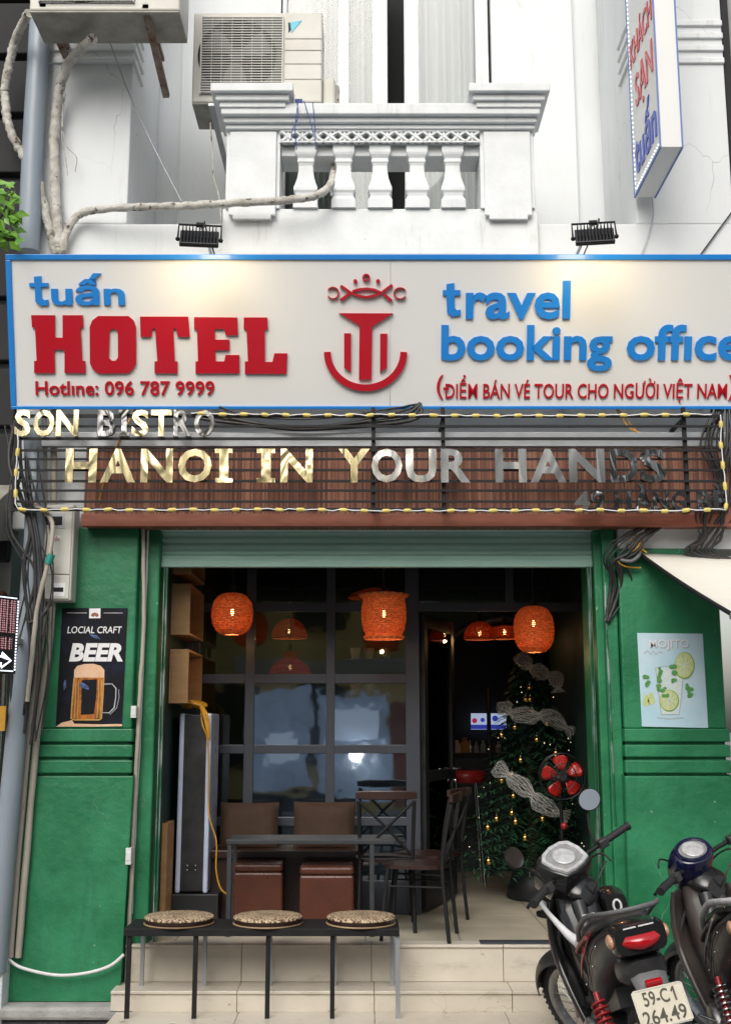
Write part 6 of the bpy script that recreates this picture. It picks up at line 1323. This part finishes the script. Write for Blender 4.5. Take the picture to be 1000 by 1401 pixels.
    m = MB(); m.rings([sup(-.16, .012, .26, .37, .6), sup(-.40, .014, .24, .35, .6), sup(-.62, .014, .21, .36, .6), sup(-.70, .012, .25, .33, .6)]); m.v = [q + V3((0, .105, 0)) for q in m.v]; bd(m, 'chain_case', MT['satin'])
    for s in (1, -1):
        a, b = V3((-.46, s * .135, .62)), V3((-.63, s * .135, .30)); d = (b - a); L = d.length; d.normalize(); u = d.orthogonal().normalized(); v = d.cross(u)
        m = MB(); m.tube([a, b], .014, 8); m.tube([a.lerp(b, .55), b], .022, 10); sh = bd(m, 'shock_absorber', MT['redp'])
        N = 11 * 14; m = MB(); m.tube([a + d * (.04 + (L - .10) * i / N) + (u * cos(i * 2 * pi / 14) + v * sin(i * 2 * pi / 14)) * .030 for i in range(N + 1)], .0058, 5); bd(m, 'spring', MT['redp'] if first else MT['chrome'], sh)
    m = MB(); m.tube(smooth([(.22, -.05, .34), (.26, -.08, .24), (.12, -.13, .19), (-.2, -.14, .22), (-.34, -.155, .27)], 4), .018, 10); m.tube([(-.32, -.155, .26), (-.38, -.16, .28), (-.78, -.175, .39), (-.82, -.176, .40)], [.03, .05, .055, .045], 16); ex = bd(m, 'exhaust', MT['satin'] if first else MT['alu'])
    m = MB(); m.tube([(-.815, -.176, .399), (-.835, -.177, .405)], [.04, .032], 16); bd(m, 'exhaust_tip', MT['chrome'], ex)
    m = MB(); m.tube([(-.02, .09, .24), (-.02, .22, .24)], .012, 8); m.tube([(-.02, -.09, .24), (-.02, -.22, .24)], .012, 8); m.tube([(-.02, .20, .24), (-.02, .24, .24)], .018, 8); bd(m, 'foot_rest', MT['matte'])
    m = MB(); m.tube([(-.10, .08, .24), (-.16, .22, .02 - .04)], .011, 8); bd(m, 'side_stand', MT['black'])
    m = MB()
    for s in (1, -1): m.tube(smooth([(.22, s * .2, 1.01), (.30, s * .17, 1.04), (.38, s * .09, .98), (.40, s * .05, .84)], 5), .005, 6)
    m.tube(smooth([(.23, -.18, 1.01), (.20, -.11, .93), (.27, -.06, .80), (.20, -.05, .62)], 5), .005, 6); bd(m, 'control_cable', MT['cable'])
    for s in (1, -1):
        m = MB(); m.rings([[V3((-.30 - .06 * k, s * (.1285 + .003 * sin(k * .8)) , .675 + .024 * k + d)) for d in (-.004, .005)] for k in range(6)], caps=False, closed=False); so = bd(m, 'decal', c['flash'] if first else MT['silver'], sf).modifiers.new('t', 'SOLIDIFY'); so.thickness = .004
    m = MB()
    for s in (1, -1):
        m.tube(smooth([(-.16, s * .112, .56), (-.32, s * .129, .60), (-.55, s * .131, .72), (-.80, s * .098, .80)], 5), .0022, 4); m.tube(smooth([(-.36, s * .128, .55), (-.42, s * .132, .66), (-.40, s * .130, .76)], 4), .0022, 4)
    bd(m, 'panel_seam', MT['matte'], sf)
    for s in (1, -1):
        for x, z in ((-.26, .58), (-.50, .66), (-.66, .74)): m = MB(); m.ball((x, s * .131, z), (.006, .004, .006), 8, 6); bd(m, 'fastener', MT['chrome'], sf)
    m = MB(); m.tube(smooth([(-.05, .11, .30), (.02, .17, .28), (.10, .19, .27), (.14, .20, .29)], 4), .008, 6); m.tube([(.13, .17, .285), (.13, .24, .285)], .011, 8); m.tube([(-.12, .13, .36), (-.14, .20, .40)], .007, 6); bd(m, 'pedal', MT['chrome'])
    m = MB(); m.tube(smooth([(.10, .05, .46), (.16, .09, .38), (.08, .11, .24), (-.05, .08, .20)], 4), .010, 6); m.boxr((-.02, .06, .47), (.10, .05, .07)); m.tube(smooth([(-.3, .06, .45), (-.1, .09, .5), (.1, .06, .5)], 4), .007, 6); bd(m, 'engine_hose', MT['matte'], en)
    if first:
        m = MB(); pts = smooth([(.24, .16, .885), (.20, .175, .89), (.14, .155, .84), (.04, .11, .76), (-.02, .08, .73)], 7); N = len(pts); m.tube(pts, [.011 + .024 * max(0, (i / N - .45)) ** 1.2 * 1.6 for i in range(N)], 9); bd(m, 'white_sleeve', MT['hose'])
        m = MB(); m.rings([sup(.34, .05, .78, .88), sup(.24, .06, .74, .88), sup(.18, .05, .76, .86)]); m.v = [q + V3((0, -.17, 0)) for q in m.v]; gb = bd(m, 'lock_housing', MT['gloss'])
        m = MB(); m.tube([V3((.174, -.17 + .018 * cos(a), .81 + .027 * sin(a))) for a in [k * pi / 8 for k in range(16)]], .006, 6, closed=True); bd(m, 'lock_ring', MT['hose'], gb)
        m = MB(); m.boxr((.150, -.02, .80), (.004, .06, .02), Matrix.Rotation(radians(-25), 3, 'Y')); bd(m, 'white_label', MT['hose'])
    return o
DASH1 = [(y * 1.12, s * 1.12) for y, s in [(-.075, -.075), (-.03, -.085), (.03, -.085), (.075, -.075), (.095, -.01), (.092, .05), (.06, .075), (0, .085), (-.06, .075), (-.092, .05), (-.095, -.01)]]
DASH2 = [(.10 * cos(a), .082 * sin(a)) for a in [2 * pi * k / 18 - pi / 2 for k in range(18)]][::1]
motorbike('motorbike', 'black and red motorbike with cream number plate leaning beside the steps', (1.315, -1.44, 0), 92, 12, 36,
          dict(fender=MT['satin'], cowl=MT['gloss'], dash=DASH1, bezel=MT['silver'], mirrors=True, legw=.82, leg=MT['gloss'], stripe=MT['salmon'], body=MT['satin'], flash=MT['redp'], seat=MT['satin'], piping=MT['salmon'], rail=MT['greyp'], railr=.011))
motorbike('motorbike', 'dark navy motorbike with brown leg shield cut off at the right edge', (1.97, -1.22, 0), 85, 9, 36,
          dict(fender=MT['satin'], cowl=MT['navy'], dash=DASH2, bezel=MT['navy'], mirrors=False, legw=.95, leg=MT['taupe'], stripe=MT['navy'], body=MT['taupe'], flash=MT['taupe'], seat=MT['gloss'], piping=MT['taupe'], rail=MT['silver'], railr=.015), first=False)
